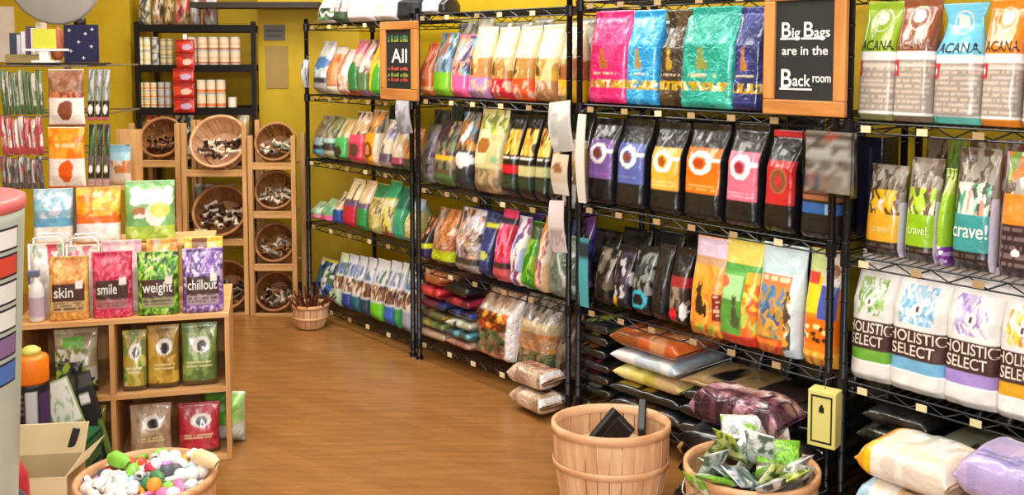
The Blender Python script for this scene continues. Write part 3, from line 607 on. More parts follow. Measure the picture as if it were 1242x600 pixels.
A2 = [(372, 384, 243, '9ab890', [('m', 0, 1, .4, 1, 8, ['a8c8a0', '78a080', 'c8d8b8']), ('b', .05, .32, 'e88aa8')], 'pale green bag with a pink foot at the far end', {}),
      (385, 399, 240, '8ab080', [('m', 0, 1, .4, 1, 8, ['98b888', '58a078', 'b8c8a0']), ('b', .05, .32, 'e868a8')], 'sage green bag with a bright pink foot', {}),
      (400, 410, 232, 'd8c8a0', [('m', 0, 1, .55, 1, 8, ['e0d0a8', 'c8a878', '5a5468']), ('b', 0, .5, '2450a0')], 'cream topped bag with a royal blue lower half', {}),
      (411, 426, 216, 'e4d4a8', [('b', .45, .6, '6a4a70'), ('b', 0, .46, 'c4203c'), ('r', .7, .8, .55, .9, '5a4038')], 'cream topped bag with a deep red lower half', {}),
      (427, 440, 218, 'e0c8a0', [('m', 0, 1, .6, 1, 8, ['e8d8b8', 'd8a888', 'e0c890']), ('b', .42, .56, '6a5a70'), ('b', 0, .45, '2c9048')], 'cream topped bag with a grass green lower half', {}),
      (441, 455, 222, 'c8b878', [('b', .72, 1, '2c7a4c'), ('m', 0, 1, .1, .7, 12, ['d8c888', 'b89a58', '8a6a40', 'a8b050'])], 'khaki bag with a dog picture and green top', {}),
      (456, 470, 218, 'c8c458', [('b', .68, 1, '2ca068'), ('m', 0, 1, .1, .66, 12, ['d8d068', 'c0c050', '7a4c30', 'e8e0b8']), ('b', 0, .1, 'a84838')], 'yellow green bag with a jade top', {}),
      (471, 485, 226, '38a070', [('b', .6, 1, '1c6a50'), ('m', 0, .6, .0, .55, 8, ['4ab078', '6ac8a0', '4c88b0'])], 'jade green bag with a dark green top', {}),
      (486, 499, 240, 'c8c070', [('b', .75, 1, 'a8c0c8'), ('m', 0, 1, .1, .7, 10, ['d0c878', 'b8a850', 'e0d8a0']), ('b', 0, .12, '6a58a0')], 'yellow olive bag with a violet foot next to the post', {})]
bags('A', 2, A2, d=.17, y=.04)
def chow(low, top='dcdce4'):
    return top, [('m', 0, 1, .62, .85, 8, ['5a78b0', 'dcdce4', '8a98c0', 'dcdce4', '58806a']), ('m', 0, 1, .33, .6, 12, ['6a4634', 'c8a888', '8a5a48', '4a3430', 'e8dcc8']), ('b', 0, .3, low)]
A3 = []
for i, (a, b_, low, top, nm) in enumerate(((400, 409, 'b8d0b0', 'd4e0c0', 'pale green'), (410, 421, '2c4490', 'd0d8e4', 'navy blue'), (422, 432, '1c6a7a', 'c8ccd8', 'dark teal'), (433, 443, '2a3c5a', 'd4d0dc', 'slate blue'), (444, 459, '6cc828', 'd8dce0', 'lime green'), (460, 473, '2c68c4', 'dcdce8', 'bright blue'), (474, 481, '3c9a50', 'd8dcd8', 'mid green'), (482, 498, 'a8acc4', 'dcdce4', 'grey lilac'))):
    base, ops = chow(low, top)
    A3.append((a, b_, 306 + i * 2, base, ops, f'white dog food bag with {nm} foot on the lowest farthest shelf', {}))
bags('A', 3, A3, d=.13, y=.03)
bags('A', 3, [(378, 398, 312, '28487c', [('m', 0, 1, 0, 1, 22, ['1c2c4c', '3c68b8', '181c24', '486a48', 'd8dce0']), ('b', .92, 1, 'd8d040')], 'dark blue mottled bag above the little stick basket', {})], d=.12, y=.06)
# on top of the racks
bags('A', 'T', [(381, 399, -8, 'd8d4cc', [('m', 0, 1, .1, .5, 16, ['2c2c28', '5a8a4c', 'e0dcd8', '3c5a38'])], 'white and green plush packet on top of the farthest shelving', {}),
                (400, 413, -14, '4a403c', [('m', 0, 1, .3, 1, 14, ['d8d0c8', '6a4a40', 'c8c4c0']), ('b', 0, .3, '3a4c30')], 'brown and white packet on top of the farthest shelving', {}),
                (414, 447, -20, 'dcd0cc', [('m', 0, 1, 0, 1, 14, ['e4dcd8', 'dccccc', 'c8c8cc', 'f0ecec'])], 'wide pale pink white sack on top of the farthest shelving', {}),
                (448, 474, -18, 'd8c8c4', [('m', 0, 1, 0, 1, 12, ['e0d4d0', 'd4c4bc', 'e8e0e0']), ('r', 0, .1, .0, 1, '8a7a68')], 'pale rose sack beside the black kettle shaped bag', {}),
                (475, 502, -10, '101218', [('m', 0, 1, 0, 1, 10, ['0e1016', '1c2430', '14181c'])], 'black bulging bag on top of the farthest shelving', dict(style='neck'))], d=.14, y=.03, mt='paper')
bags('B', 'T', [(506, 527, -10, 'd4d4dc', [('m', 0, 1, 0, 1, 10, ['dcdce4', 'c8c8d4', 'e4e4e8'])], 'small white sack on top of the middle shelving', {}),
                (528, 538, -6, '1c1c24', [], 'narrow black bag on top of the middle shelving', {})], d=.12, y=.04)
# ---------------------------------------------------------------- bottom shelves: stacks of bags lying flat
def pxx(px, py, y): return S.hit(px, py, y)[0]
def stack(px0, px1, y, D, zb, layers, pyr=430, jit=.012, F=S, res=.7):
    x0, x1 = F.hit(px0, pyr, y - D / 2)[0], F.hit(px1, pyr, y - D / 2)[0]; z = zb; xc = (x0 + x1) / 2; L = x1 - x0; out = []
    for ly in layers:
        t, base, ops, label = ly[:4]; g = ly[4] if len(ly) > 4 else None
        o = lay(F, xc + rnd.uniform(-jit, jit), y + rnd.uniform(-jit, jit), z, L * rnd.uniform(.95, 1.0), D, t, base, ops, label, yaw=rnd.uniform(-3, 3), group=g, res=res, amp=.005)
        z += t + .001; out.append(o)
    return z
BL = ['141416', '1e1e20', '0e0e10', '2a2826']
# unit B
zb = ZS['B'][3]
stack(505, 537, .2, .38, zb, [(.05, 'a89078', [('t', .1, .9, .1, .5, 2, '5a3c38')], 'tan bag at the foot of the stack by the second post'), (.055, '7a8a58', [('m', 0, 1, 0, 1, 14, ['8a9a60', '5a6a48', 'c8b860'])], 'olive green bag low in the stack by the second post'),
     (.05, 'c8a838', [('m', 0, 1, 0, 1, 10, ['c8a838', '5a5a3c', '4a3830'])], 'mustard bag in the stack by the second post'), (.055, '2c3460', [('m', 0, 1, 0, 1, 10, ['2c3468', '1c2038', '6a2c3c'])], 'navy bag under the red one in the stack'),
     (.07, 'c02838', [('m', 0, 1, 0, 1, 10, ['c82c3c', 'a8202c', 'd84a50'])], 'red bag on the stack by the second post'), (.07, 'a8623c', [('m', 0, 1, 0, 1, 10, ['b06a40', '3c2820', 'c88058'])], 'rust brown bag on top of the stack by the second post')], 400)
stack(539, 568, .2, .38, zb, [(.05, 'c89a88', [('m', 0, 1, 0, 1, 14, ['c89a88', 'a87868'])], 'pinkish bag at the foot of the second stack'), (.05, '5a8a8c', [('m', 0, 1, 0, 1, 12, ['58a0b0', 'a8b8a8', '3c4c50'])], 'teal grey bag in the second stack'),
     (.05, 'b0a890', [('m', 0, 1, 0, 1, 12, ['a8a890', '3c4848', 'c8c8b8'])], 'pale grey green bag in the second stack'), (.055, '2c4ca0', [('m', 0, 1, 0, 1, 12, ['2c50a8', '1c2438', '3c3c50'])], 'cobalt blue bag in the second stack'),
     (.055, 'a02840', [('m', 0, 1, 0, 1, 12, ['a82c44', '7a1c30', '5a1c28'])], 'wine red bag topping the second stack'), (.06, '1c1c20', [('m', 0, 1, 0, 1, 12, BL)], 'black bag on the very top of the second stack')], 420)
copper = [('m', 0, 1, .74, 1, 14, ['c89878', 'd8b8a0', 'a87858', 'e8d8c8']), ('b', .68, .76, 'dccfc4'), ('m', .02, .9, .40, .70, 18, ['d8541c', 'f0a028', '5a2c18', 'a83c18', 'f4c860']), ('m', .02, .9, .08, .42, 22, ['3c5a34', '5a7a48', '8a5a48', '2c3c28', 'a08868']), ('b', 0, .08, 'c88868'), ('r', .88, 1.1, 0, 1, 'ece4e4')]
steel = [('m', 0, 1, .7, 1, 22, ['8a8880', 'c8c4bc', '4a4840', 'a89888']), ('b', .55, .7, 'd0bc98'), ('m', 0, 1, .3, .56, 16, ['d89038', 'b87a50', 'a8866c', 'c89870']), ('m', 0, 1, 0, .32, 18, ['4a5a3c', '6a6c48', 'a88068', '3a3c30']), ('r', -.1, .14, 0, 1, 'e8e6ea')]
bags('B', 3, [(569, 617, 350, 'b08868', copper, 'large copper foil bag with orange flames standing on the bottom shelf', {}),
              (619, 664, 358, '9a9080', steel, 'large silver and tan foil bag standing beside the copper one', {})], d=.2, y=.05, style='gusset', mt='foil', amp=.014)
bags('B', 3, [(667, 691, 378, '4a4038', [('m', 0, 1, 0, 1, 24, ['5a4a40', '3a302c', '8a7a68', '6a4c40'])], 'brown mottled bag leaning at the end of the middle bottom shelf', {})], d=.16, y=.1, style='pouch', amp=.01)
x0 = pxx(640, 470, -.05)
foilp = [('m', 0, 1, 0, 1, 18, ['c8a890', 'd8c0a8', 'a88870', 'b89880']), ('r', .93, 1, 0, 1, 'f0ecec'), ('t', .2, .8, .3, .6, 1, '7a4c40')]
lay(S, pxx(655, 470, -.03), -.045, 0.02, .22, .15, .085, 'c4a488', foilp, 'tan foil bag lying in front of the middle bottom shelf', mt='foil', yaw=-4)
lay(S, pxx(650, 440, -.03), -.03, 0.115, .22, .15, .085, 'c89c88', foilp + [('m', .1, .9, .5, 1, 8, ['d8a898', 'b86a5c'])], 'pinkish foil bag lying on the tan foil bag', mt='foil', yaw=3)
backrow('B', 3, 6, ['1c1c20', '2c2c28', '141416', '3c3428'], 'added dark filler bag in the rear row of the middle bottom shelf', 345, 'rear row of the middle bottom shelf', px=(560, 712), y=.3)  # added dark filler over the wall behind the bottom shelf
# unit C
zc = ZS['C'][3]
dk = lambda c: [('m', 0, 1, 0, 1, 14, BL), ('m', .1, .6, .1, .5, 6, [c, '1c1c1e', c])]
stack(698, 736, .19, .36, zc, [(.055, '2c3438', dk('a8a8a0'), 'black bag with grey print at the foot of the stack by the third post'), (.055, '38202a', dk('8a2438'), 'black and maroon bag second in the stack by the third post'), (.055, '5a1c28', dk('b02c40'), 'maroon bag third in the stack by the third post'),
     (.055, '2c2420', dk('c8783c'), 'black bag with orange print in the stack by the third post'), (.055, '282c1c', dk('d8c050'), 'black bag with yellow print in the stack by the third post'), (.05, '3c4420', dk('a8b040'), 'dark olive bag on top of the stack by the third post')], 450)
z = stack(738, 822,   .17, .34, zc, [(.06, '1c1c1e', dk('5a3c28'), 'black bag at the foot of the stack behind the large basket'), (.055, '1c1c1e', dk('c8a838'), 'black bag with mustard print second from below behind the large basket'),
     (.07, 'd8cc6c', [('m', 0, 1, 0, 1, 10, ['d8cc6c', 'e0d890', 'b8a848']), ('r', .62, 1, 0, .5, 'c8a878'), ('t', .65, .95, .1, .45, 3, '6a4c38')], 'pale yellow bag with tan end panel behind the large basket'),
     (.07, 'cfd8dc', [('m', 0, 1, 0, 1, 10, ['d8e0e4', 'c0d0d8', 'e8e8e8']), ('r', .9, 1, 0, 1, 'a8c0d0')], 'pale blue white bag above the yellow one'),
     (.08, 'c8642c', [('m', 0, 1, 0, 1, 22, ['d87038', 'b85424', 'e8a060', '8a4a24', 'c88a58'])], 'big orange brown bag on top of the stack behind the large basket')], 450)
z2 = stack(824, 900, .16, .34, zc, [(.065, '141416', dk('26262a'), 'black bag at the foot of the centre stack'), (.065, '141416', dk('3c3c3c'), 'black bag second from below in the centre stack'), (.065, '141416', dk('4a4438'), 'black bag third from below in the centre stack'),
     (.03, 'b89868', [('e', .42, .45, .16, .2, '1c2028'), ('o', .42, .45, .24, .3, .8, 'd8c090'), ('b', 0, .1, '8a6c40')], 'tan flat bag printed with a black oval')], 450)
z3 = stack(902, 1008, .16, .34, zc, [(.065, '141416', dk('8a6a50'), 'black bag at the foot of the stack beside the yellow box'), (.065, '121214', dk('2c2c30'), 'black bag second in the stack beside the yellow box'), (.06, '121214', dk('c8c8c8'), 'black bag with silver print beside the yellow box'), (.055, '121214', dk('3c2c2c'), 'black bag on top of the stack beside the yellow box')], 470)
# bags lying on the floor in front of unit C
fx = lambda px, py, y: S.hit(px, py, y)[0]
purp = [('m', 0, 1, 0, .5, 30, ['5a3048', '7a4a5c', '3c2030', 'b08090', '2c1824']), ('m', 0, 1, .5, 1, 30, ['b88a80', 'e0c8c8', '7a4c50', '4a2c38', 'd8a898'])]
lay(S, fx(905, 560, -.19), -.17, .001, .46, .24, .10, '121214', dk('6a3c7a'), 'black bag on the floor under the purple foil bag, lowest', yaw=2)
lay(S, fx(905, 540, -.19), -.16, .102, .44, .23, .09, '121214', dk('c8683c'), 'black bag with orange print on the floor under the purple foil bag', yaw=-3)
lay(S, fx(900, 520, -.19), -.15, .194, .43, .23, .095, '121214', dk('3c3c48'), 'plain black bag right under the purple foil bag', yaw=1)
lay(S, fx(893, 490, -.19), -.13, .292, .34, .20, .13, '5a3a4a', purp, 'crinkled purple and pink foil bag lying on black bags', mt='foil', yaw=4, amp=.014, res=1.3)
for i, (px, py, z_, c, l) in enumerate(((842, 590, .001, 'd8643c', 'small pouch with orange label on the floor right of the large basket'), (838, 560, .07, '8a3c7a', 'small pouch with magenta label right of the large basket'), (836, 535, .14, 'c89860', 'small pouch with tan label right of the large basket'))):
    lay(S, fx(px, py, -.2) , -.11, z_, .10, .2, .065, '1c1418', [('m', 0, 1, 0, .6, 5, [c, c, '1c1418'])], l, yaw=rnd.uniform(-5, 5), res=.8)
# unit D
zd = ZS['D'][3]
stack(1040, 1122, .16, .34, zd, [(.085, '131315', dk('3a3a3a'), 'black bag lowest in the stack left of the cream bags'), (.085, '131315', dk('2c2c34'), 'black bag second in the stack behind the cream bags'), (.075, '141416', dk('6a6a70'), 'black bag third in the stack behind the cream bags'), (.06, '101012', dk('222'), 'black bag fourth in the stack behind the cream bags')], 520)
stack(1126, 1235, .16, .34, zd, [(.08, '131315', dk('3a3a3a'), 'black bag lowest in the stack behind the lilac bag'), (.08, '131315', dk('5c5c4c'), 'black bag second in the stack behind the lilac bag'), (.055, '6a6450', dk('8a8468'), 'dark khaki bag in the stack behind the lilac bag'), (.055, '3a3a34', dk('6c6c5c'), 'charcoal bag on top of the stack behind the lilac bag')], 520)
y = -.2
xs = [fx(1040, 570, y - .12), fx(1156, 570, y - .12), fx(1152, 570, y - .12), fx(1275, 570, y - .12)]
L1 = xs[1] - xs[0]; L2 = xs[3] - xs[2]
def pile(xc, L, layers):
    z = .001
    for (t, base, ops, label) in layers:
        lay(S, xc + rnd.uniform(-.01, .01), y, z, L, .26, t, base, ops, label, yaw=rnd.uniform(-3, 3), amp=.008, res=1.5); z += t + .002
crm = ['e8dcc8', 'ecdcc0', 'e0d4c8', 'f0e8e0']
ty = S.hit(1095, 528, y)[1]; n = 4; t = (ty - .001) / 4 - .002
pile((xs[0] + xs[1]) / 2, L1, [(t, 'e4dcd0', [('m', 0, 1, 0, 1, 14, crm)], 'cream bag at the very bottom of the cream pile'), (t, 'dce0e0', [('m', 0, 1, 0, 1, 14, crm), ('r', 0, .2, 0, 1, '88b878')], 'white bag with a pale green end in the cream pile'),
     (t, 'e8e4dc', [('m', 0, 1, 0, 1, 14, crm), ('r', 0, .16, 0, .5, 'a8cce0'), ('r', .45, .8, .02, .36, 'd8b888'), ('t', .48, .78, .05, .34, 4, '6a4a38')], 'white bag with tan printed panel under the cream and yellow one'),
     (t, 'ecdcc0', [('m', 0, 1, 0, 1, 18, crm), ('r', 0, .17, 0, 1, 'f0c020'), ('m', 0, .17, 0, 1, 8, ['f0c020', 'e89828', 'f4dc70']), ('r', .3, .9, .88, 1, 'c88a48'), ('m', .35, .7, .5, .8, 8, ['c8c8c4', 'a8b8b8', 'e8e4e0'])], 'cream bag with a yellow end on top of the cream pile')])
ty = S.hit(1190, 533, y)[1]; t = (ty - .001) / 4 - .002
pile((xs[2] + xs[3]) / 2 + .02, L2, [(t, 'c8d8e8', [('m', 0, 1, 0, 1, 14, ['a8c4e0', 'd8e4ec'])], 'pale blue bag at the bottom of the lilac pile'), (t, '8aa8d8', [('m', 0, 1, 0, 1, 14, ['8ab0e0', 'b8c8e4'])], 'sky blue bag second in the lilac pile'),
     (t, 'e4b020', [('m', 0, 1, 0, 1, 18, ['e8b828', 'f0cc40', 'd89820']), ('r', 0, .2, 0, 1, 'f4d830'), ('m', 0, .2, 0, 1, 8, ['f4d830', 'f0a0a0', 'e8b828']), ('b', .25, .35, '5a4a28')], 'golden yellow bag under the lilac bag'),
     (t, 'b4a4d8', [('m', 0, 1, 0, 1, 18, ['b4a4d8', 'a89ccc', 'c8b8e4', '9c94cc']), ('r', 0, .12, 0, 1, 'c0a8d8'), ('t', .15, .9, .15, .4, 2, '6c6cb0'), ('m', .1, .8, .72, 1, 8, ['d0c8d8', 'c8b8b0'])], 'lilac bag on top of the right hand pile')])
mbx = MB().box(-.035, .035, -.03, .03, 0, .2)
o = mbx.build('gift_box', plain('magenta card', 'c81858', .4), bevel=.003); q = S.hit(1027, 585, -.3); o.location = S.W(q[0], -.2, .001); o.rotation_euler = (0, 0, S.a); tag(o, 'small magenta box beside the cream pile', 'box')
# yellow box hanging on the post
q = S.hit(1000, 540, -.06); q2 = S.hit(1000, 472, -.06); wx = S.hit(1019, 500, -.06)[0] - S.hit(983, 500, -.06)[0]
bx = empty('post_box', S.W(q[0] - .005, -.055, q[1]), S.a + R(12)); hh = q2[1] - q[1]; ww = wx * .85
MB().box(-ww / 2, ww / 2, -.03, .03, 0, hh).build('box_body', plain('pale yellow card', 'e8dc84', .5), bx, bevel=.003)
m = MB()
for (a, b_, c, d_) in ((.12, .88, .08, .11), (.12, .88, .89, .92), (.12, .17, .08, .92), (.83, .88, .08, .92)): m.box(-ww / 2 + a * ww, -ww / 2 + b_ * ww, -.0315, -.0301, c * hh, d_ * hh)
m.box(-.008, .008, -.0315, -.0301, hh * .62, hh * .72).box(-.004, .004, -.0315, -.0301, hh * .72, hh * .76)
m.build('printed_border', M['dark'], bx)
MB().tube([(0, .0, hh), (0, .005, hh + .03), (.02, .035, hh + .035)], .002, 5).build('hook', M['chrome'], bx)
tag(bx, 'pale yellow box with black line border hanging on the post', 'box')
# hanging brochures
def sheet(px0, px1, py0, py1, y, c, ops, label, tilt=0, name='brochure', curl=.02, cat='brochure', mt='print', d=.004, yaw=0):
    x0, z1 = S.hit(px0, py0, y); x1, _ = S.hit(px1, py0, y); z0 = S.hit((px0 + px1) / 2, py1, y)[1]; w = x1 - x0; h = z1 - z0
    t = empty(name, S.W((x0 + x1) / 2, y, z0)); t.rotation_euler = (Matrix.Rotation(S.a + R(yaw), 4, 'Z') @ Matrix.Rotation(R(tilt), 4, 'Y')).to_euler()
    V = []; U = []; VV = []; Fc = []; n = 8; mrow = 12
    for s_ in (0, 1):
        for j in range(mrow + 1):
            for i in range(n + 1):
                u, v = i / n, j / mrow; V.append(((u - .5) * w, -curl * math.sin(v * 3) * (1 - .4 * u) + s_ * d, v * h)); U.append(u); VV.append(v)
    N = (n + 1) * (mrow + 1)
    for j in range(mrow):
        for i in range(n):
            a = j * (n + 1) + i; Fc.append((a, a + 1, a + n + 2, a + n + 1)); a += N; Fc.append((a, a + n + 1, a + n + 2, a + 1))
    b_ = [i for i in range(n + 1)] + [(n + 1) * j + n for j in range(1, mrow + 1)] + [(n + 1) * mrow + i for i in range(n - 1, -1, -1)] + [(n + 1) * j for j in range(mrow - 1, 0, -1)]
    for i in range(len(b_)):
        a, b2 = b_[i], b_[(i + 1) % len(b_)]; Fc.append((a, a + N, b2 + N, b2))
    me = bpy.data.meshes.new('leaflet'); me.from_pydata(V, [], Fc); setcol(me, paint(np.array(U), np.array(VV), c, ops, SEED[0])); me.materials.append(M[mt]); SEED[0] += 1
    o = bpy.data.objects.new('leaflet', me); col.objects.link(o); o.parent = t
    MB().tube([(0, 0, h - .005), (0, -.006, h + .012), (0, .02, h + .02)], .002, 5).build('hook', M['chrome'], t)
    tag(t, label, cat); return t, w, h
sheet(672, 697, 122, 184, -.03, 'c8c8c4', [('m', 0, 1, 0, 1, 8, ['d8d8d4', 'b8b8b4', 'a8acac'])], 'white curled leaflet bundle hanging at the third post', tilt=-7)
sheet(671, 688, 242, 306, -.03, 'd0c4c4', [('t', .1, .9, .1, .9, 10, 'a89898')], 'long pale pink leaflet hanging lower on the third post', tilt=-5)
sheet(672, 690, 186, 236, -.03, 'c8b8a0', [('e', .4, .65, .3, .12, '8a5a34'), ('b', 0, .3, 'd8d4cc')], 'tan and white leaflet hanging midway on the third post', tilt=0)
sheet(485, 500, 116, 162, -.03, 'a8a8b4', [('m', 0, 1, 0, 1, 6, ['b8b8c4', '8a8a98'])], 'grey leaflet bundle hanging under the small chalkboard', tilt=-8)
sheet(702, 711, 138, 246, -.02, 'd8d4cc', [], 'narrow white strip hanging right of the third post', tilt=0)
sheet(704, 714, 288, 372, -.02, '48a0ac', [('b', .75, 1, '1c3438')], 'narrow turquoise strip hanging right of the third post', tilt=0, curl=.01)
sheet(368, 374, 72, 106, -.04, '8898b8', [('m', 0, 1, 0, 1, 6, ['a8b4c8', '4a5a88', 'd8dce0'])], 'small blue and white packet clipped to the farthest front post', tilt=4)
t, w, h = sheet(978, 1034, 158, 234, -.05, '9a9088', [('m', 0, 1, 0, 1, 20, ['b8b0a8', '8a8078', 'd8d0c4', '6a5c54', 'a89888']), ('b', .86, 1, '5a5048'), ('e', .6, .93, .12, .03, 'c84030'), ('b', .58, .66, 'dcdcd8'), ('t', .1, .9, .6, .8, 2, 'ece8e4'), ('m', 0, .4, .05, .3, 5, ['c87040', 'b89078', '5a6a88'])], 'stack of brochures in a clear holder on the fourth post', tilt=0, curl=.0, name='brochure_holder', cat='brochure holder', d=.012)
g, nt, b = mat('clear acrylic'); b.inputs['Transmission Weight'].default_value = 1; b.inputs['Roughness'].default_value = .05; b.inputs['IOR'].default_value = 1.2
MB().box(-w / 2 - .006, w / 2 + .006, -.012, -.009, -.01, h + .004).box(-w / 2 - .006, w / 2 + .006, .022, .025, -.01, h + .004).box(-w / 2 - .006, w / 2 + .006, -.009, .022, -.01, -.007).box(w / 2 + .003, w / 2 + .006, -.009, .022, -.007, h).box(-w / 2 - .006, -w / 2 - .003, -.009, .022, -.007, h).build('clear_pocket', g, t)
# ---------------------------------------------------------------- bushel baskets
def floorbasket(name, px, Y, rt, rb, h, label, **k):
    x = (px - 621) / 1200 * Y
    return basket(name, rt, rb, h, (x, Y, .001), label, **k), x
B1_, bx1 = floorbasket('bushel_basket', 744, 3.36, .200, .165, .30, 'large pale bushel basket on the floor in front of the shelving', hoops=((.90, 1.0), (.50, .58), (.04, .1)), k=30)
B1_.scale = (1, .82, 1)
for i, (dx, dy, rz, rx, l) in enumerate(((-.05, .02, 20, 70, 'black grooming tool standing in the large bushel basket, left'), (.115, .06, 80, 78, 'black block shaped handle at the right rim of the large basket'), (-.02, -.03, -30, 62, 'black curved strap lying in the large bushel basket'))):
    o = MB().box(-.035, .035, -.014, .014, 0, .13).build('grooming_tool', M['dark'], bevel=.006)
    o.location = (bx1 + dx, 3.36 + dy, .215 if i != 1 else .225); o.rotation_euler = (0, R(rx - 25), R(rz)); tag(o, l, 'tool')
# fill so the tools do not hang in the air: folded towel of brown paper
o = MB().lathe([(.158, .02), (.168, .19), (.15, .215), (.05, .225)], 28).build('packing_paper', M['carton'], None, True); o.scale = (1, .8, 1); o.location = (bx1, 3.36, 0.0); tag(o, 'crumpled brown packing paper inside the large bushel basket', 'paper')
B2_, bx2 = floorbasket('bushel_basket', 919, 3.06, .205, .17, .27, 'bushel basket heaped with small green and silver packets', hoops=((.90, 1.0), (.45, .53)), k=30, handles=True)
pk = [(['78b82c', '8cc83c', 'e8ece8'], 'g'), (['e8ecec', 'b8c0c0', '58685c'], 'w'), (['a8b840', 'd8dc98', '4a6a2c'], 'y'), (['c8d0d4', '788890', 'f0f0f0', '3c5860'], 's')]
nm = ['green and white', 'white and grey', 'olive and lime', 'silver and slate']
for i in range(26):
    SEED[0] += 1; cs, _ = pk[i % 4]
    me, f = bagmesh('treat_packet', .10, .125, .024, 'pillow', cs[0], [('m', 0, 1, 0, 1, 12, cs), ('b', .3, .5, cs[1])], SEED[0], 14, 16, .005, 'foil')
    o = bpy.data.objects.new('treat_packet', me); col.objects.link(o)
    a = i * 2.4; r = .165 * math.sqrt((i % 13 + .5) / 13); zz = (.215 if i < 13 else .275) - r * .2
    o.location = (bx2 + r * math.cos(a), 3.06 + r * math.sin(a) * .95, zz); o.rotation_euler = (R(rnd.uniform(15, 75)), R(rnd.uniform(-30, 30)), R(rnd.uniform(-70, 70)))
    tag(o, f'small {nm[i % 4]} packet heaped in the basket right of the large one', 'packet', f'{nm[i % 4]} packets in the basket')
for i, (dx, dy, dz, rz, l) in enumerate(((.07, -.06, .27, -12, 'big lime green packet with white foot on the heap'), (.09, .08, .30, 8, 'big pale pink and white packet at the back of the heap'), (-.01, .07, .30, -5, 'big silver packet with green print at the back of the heap'))):
    SEED[0] += 1
    base, ops = (('7cbc2c', [('m', 0, 1, .4, 1, 10, ['7cbc2c', '8ccc3c', '6aa824']), ('b', .0, .3, 'e8e8e4'), ('r', .5, 1, 0, .18, '8cc83c'), ('b', .3, .38, '6a5c4c')]), ('dcc8c8', [('m', 0, 1, 0, 1, 14, ['e8d8d8', 'c8a8a8', 'f0e8e8', 'a88a88'])]), ('c8ccc8', [('m', 0, 1, 0, 1, 14, ['d8dcdc', 'a8b0ac', '8ab848', 'eef0f0'])]))[i]
    me, f = bagmesh('treat_packet', .14, .12, .03, 'pillow', base, ops, SEED[0], 22, 20, .006, 'foil')
    o = bpy.data.objects.new('treat_packet', me); col.objects.link(o); o.location = (bx2 + dx, 3.06 + dy, dz - .02); o.rotation_euler = (R(-28), 0, R(rz)); tag(o, l, 'packet')
# little basket of chew sticks by the wall
B3_, bx3 = floorbasket('stick_basket', 373, 5.62, .098, .075, .14, 'little pale basket of brown chew sticks by the back wall', hoops=((.86, 1.0), (.40, .52)), k=18)
stickm = plain('dried chew brown', '7a4630', .5, 0, .4, 50)
for i in range(30):
    a = i * 2.39; r = .06 * math.sqrt((i + .5) / 30); L = rnd.uniform(.14, .2); le = r * 1.6
    p = [(r * .5 * math.cos(a), r * .5 * math.sin(a), .015), ((r + le * .3) * math.cos(a), (r + le * .3) * math.sin(a), .12), ((r + le + .012 * math.sin(i)) * math.cos(a), (r + le) * math.sin(a), .12 + (L - .1))]
    o = MB().tube(p, [.006, .007, .005], 6).build('chew_stick', stickm, None, True); o.location = (bx3, 5.62, .001)
    tag(o, 'brown twisted chew stick in the little basket by the back wall', 'chew', 'chew sticks in the little basket')
# ---------------------------------------------------------------- back corner: can shelving, crate towers with tilted baskets
N = Frame(0, 6.3, 0)
nx0, nx1 = N.hit(167, 80, 0)[0], N.hit(308, 80, 0)[0]
nz = [N.hit(240, p, 0)[1] for p in (30, 79, 131)]
ct = empty('wire_shelving_unit', ((nx0 + nx1) / 2, 6.3 + .17, 0)); w_ = nx1 - nx0
for (x, y) in ((-w_ / 2, -.17), (w_ / 2, -.17), (-w_ / 2, .17), (w_ / 2, .17)): MB().box(x - .014, x + .014, y - .012, y + .012, 0, nz[0] + .02).build('post', M['black'], ct)
for z in nz + [.9, .5, .1]:
    m = MB().box(-w_ / 2, w_ / 2, -.175, -.165, -.045, 0).box(-w_ / 2, w_ / 2, .165, .175, -.045, 0)
    for i in range(1, 30): m.tube([(-w_ / 2 + w_ * i / 30, -.165, -.003), (-w_ / 2 + w_ * i / 30, .165, -.003)], .002, 4)
    s = m.build('shelf', M['black'], ct); s.location = (0, 0, z)
tag(ct, 'black shelving of tins in the niche of the back wall', 'shelf')
def can(r, h, base, ops, name='food_can'):
    m = MB(); k = 14; pr = [(r * .93, 0), (r, .003), (r, .006), (r * .97, .010)] + [(r * .97, .01 + (h - .02) * i / 10) for i in range(1, 11)] + [(r, h - .006), (r, h - .003), (r * .93, h)]
    m.lathe(pr, k); o = m.build(name, M['print'], None, True)
    zz = np.array([v.co.z / h for v in o.data.vertices]); uu = np.array([(math.atan2(v.co.y, v.co.x) / math.pi + 1) / 2 for v in o.data.vertices])
    C = paint(uu, zz, base, ops, 3); C[(zz < .08) | (zz > .93)] = hx('c8c4bc'); setcol(o.data, C); return o
protos = {}
def cans(key, base, ops, px0, px1, n, z, h, rows, label, group, y=.05):
    xa, xb = N.hit(px0, 100, y)[0], N.hit(px1, 100, y)[0]; p = (xb - xa) / n; r = p * .47
    src = None
    for j in range(rows):
        for i in range(n):
            if src is None: src = can(r, h, base, ops); o = src
            else: o = src.copy(); col.objects.link(o)
            o.location = N.W(xa + p * (i + .5), y, z + .001 + j * (h + .001)); o.rotation_euler = (0, 0, rnd.uniform(0, 6)); tag(o, label, 'can', group)
H = (nz[0] - .045 - nz[1]) ; h2 = H * .42
cans('a', 'eee4c0', [('b', .3, .5, 'e8cc80')], 166, 184, 2, nz[1], h2, 2, 'cream yellow tin at the left end of the upper tin shelf', 'cream yellow tins')
cans('b', 'a0a0a0', [('m', 0, 1, 0, 1, 12, ['888', 'c8c8c8', '5a5a60'])], 185, 194, 1, nz[1], h2, 2, 'grey tin beside the cream yellow tins', 'grey tins')
